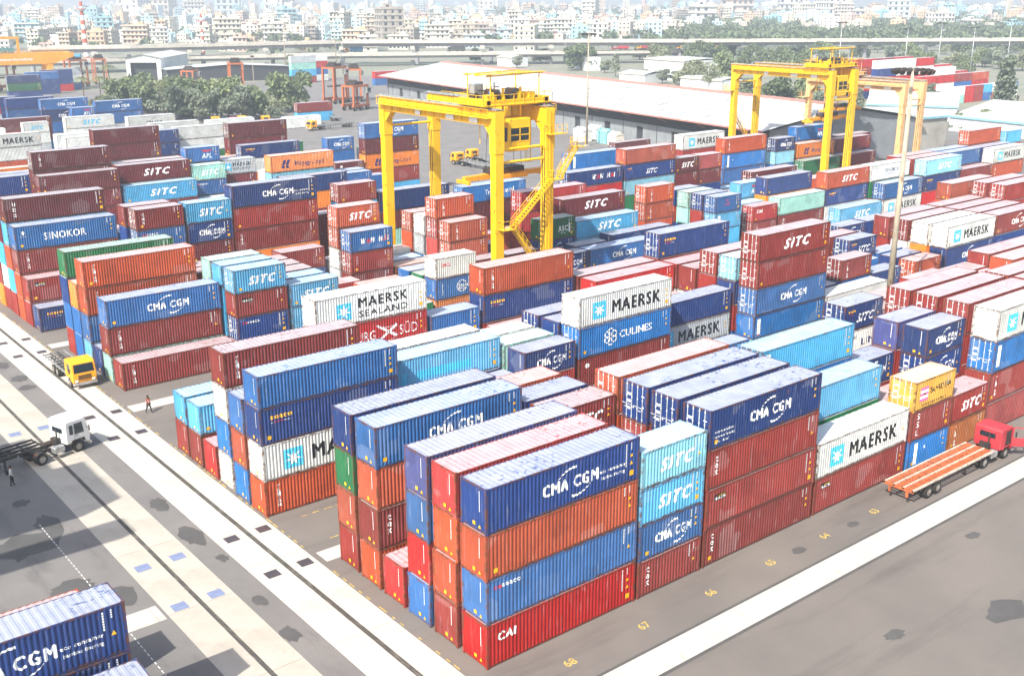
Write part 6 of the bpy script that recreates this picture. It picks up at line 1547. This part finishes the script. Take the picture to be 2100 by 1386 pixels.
for bi, lst in bands.items():
    for i, (x, y, kind, big, u, v, (hx, cn)) in enumerate(sorted(lst, key=lambda c: c[4])):
        wl, win, slb, rf, tk, fl, _ = BM[kind]; r = random.Random(int(x * 10)); root = empty('apartment_building', (x, y, -0.1), ROT + r.choice((0, math.pi / 2)) + r.uniform(-0.5, 0.5)); root.scale = (big,) * 3
        tag(root, f'{cn} {["", "", "two", "three", "four", "five", "six"][fl]}-storey building, number {i + 1} from left, {BN[bi]}', 'building', 'city buildings beyond the viaduct')
        cc = srgb(hx); link('wall', wl, root, color=cc); wo = link('window', win, root); wo['kind'] = 'stuff'; so_ = link('floor_slab', slb, root); so_['kind'] = 'stuff'; link('roof_parapet', rf, root, color=cc); link('water_tank', tk, root)

# beyond these, the mass of small far houses as one object
fm = MB(); fc = []; rnd = random.Random(9)
def far_house(u, v, s):
    p = at(u, v); W_, D_, H_ = rnd.uniform(8, 16) * s, rnd.uniform(8, 14) * s, rnd.choice((3.2, 6.4, 6.4, 9.6, 12.8, 16)) * (1 if v > 40 else 1.3); a = YAW + rnd.uniform(-0.6, 0.6) ; n0 = len(fm.f); c_, s_ = math.cos(a), math.sin(a); k0 = len(fm.v)
    col = srgb(rnd.choice(PALC)[0]); fm.box(-W_ / 2, -D_ / 2, 0, W_ / 2, D_ / 2, H_); fc.extend([col] * (len(fm.f) - n0)); n0 = len(fm.f)
    z = 0
    while z < H_ - 2.5:
        for k in range(3):
            t = (k + 0.5) / 3 - 0.5
            fm.box(t * W_ - 0.7, -D_ / 2 - 0.04, z + 0.9, t * W_ + 0.7, -D_ / 2, z + 2.3); fm.box(-W_ / 2 - 0.04, t * D_ - 0.7, z + 0.9, -W_ / 2, t * D_ + 0.7, z + 2.3)
        fc.extend([(0.03, 0.035, 0.04, 1)] * (len(fm.f) - n0)); n0 = len(fm.f); z += 3.2
    fm.box(-W_ * 0.2, -D_ * 0.2, H_, W_ * 0.15, D_ * 0.1, H_ + 2.2); fc.extend([col] * (len(fm.f) - n0))
    for i in range(k0, len(fm.v)): x, y, z = fm.v[i]; fm.v[i] = (p.x + c_ * x - s_ * y, p.y + s_ * x + c_ * y, z - 0.05)
for _ in range(950): far_house(rnd.uniform(-60, 1420), 18 + 70 * rnd.random() ** 1.2, rnd.uniform(0.7, 1.1))
for _ in range(260): far_house(rnd.uniform(1380, 2150), rnd.uniform(18, 52), rnd.uniform(0.8, 1.6))
for _ in range(40): far_house(rnd.uniform(1300, 2100), rnd.uniform(55, 75), rnd.uniform(0.8, 1.3))
me = bpy.data.meshes.new('far_houses'); me.from_pydata(fm.v, [], fm.f)
mm, N, L, P = node_mat('far_plaster'); vc = N.new('ShaderNodeVertexColor'); vc.layer_name = 'paint'; L.new(vc.outputs[0], P.inputs['Base Color']); P.inputs['Roughness'].default_value = 0.9; me.materials.append(mm)
ca = me.color_attributes.new('paint', 'FLOAT_COLOR', 'CORNER'); arr = []
for p in me.polygons: arr += list(fc[p.index]) * p.loop_total
ca.data.foreach_set('color', arr); o = link('far_houses', me); tag(o, 'mass of small hazy houses filling the far city', 'houses', kind='stuff')
# ------------------------------------------------------------------ quay crane beside the camera, out of frame: its shadow lies on the quay road
qc = empty('quay_crane', (-48, 30, 0)); tag(qc, 'large quay crane standing left of the view over the quay road', 'crane')
for x in (-10, 6):
    for y in (-9, 14): MB().box(x - 0.9, y - 0.9, 0, x + 0.9, y + 0.9, 24).build('leg', M['crane_pale'], qc)
MB().box(-14, -3, 24, 14.9, 6.0, 28).build('machinery_house', M['crane_pale'], qc)
MB().box(-14, 6.0, 24, 12.4, 14.2, 28).build('trolley_house', M['crane_pale'], qc)
MB().box(-14, -8.85, 25.4, 14.9, -6.05, 26.6).build('boom_girder', M['crane_pale'], qc)
# ------------------------------------------------------------------ haze
m = bpy.data.materials.new('haze'); m.use_nodes = True; N = m.node_tree.nodes; N.remove(N['Principled BSDF'])
pv = N.new('ShaderNodeVolumePrincipled'); pv.inputs['Color'].default_value = (0.86, 0.93, 1.0, 1); pv.inputs['Density'].default_value = 0.00046; pv.inputs['Anisotropy'].default_value = 0.2
m.node_tree.links.new(pv.outputs[0], N['Material Output'].inputs['Volume'])
hz = MB().box(-2700, -1000, -1.4, 5300, 5300, 78).build('haze', m); hz['kind'] = 'stuff'; hz['label'] = 'pale even haze over the whole port and city'
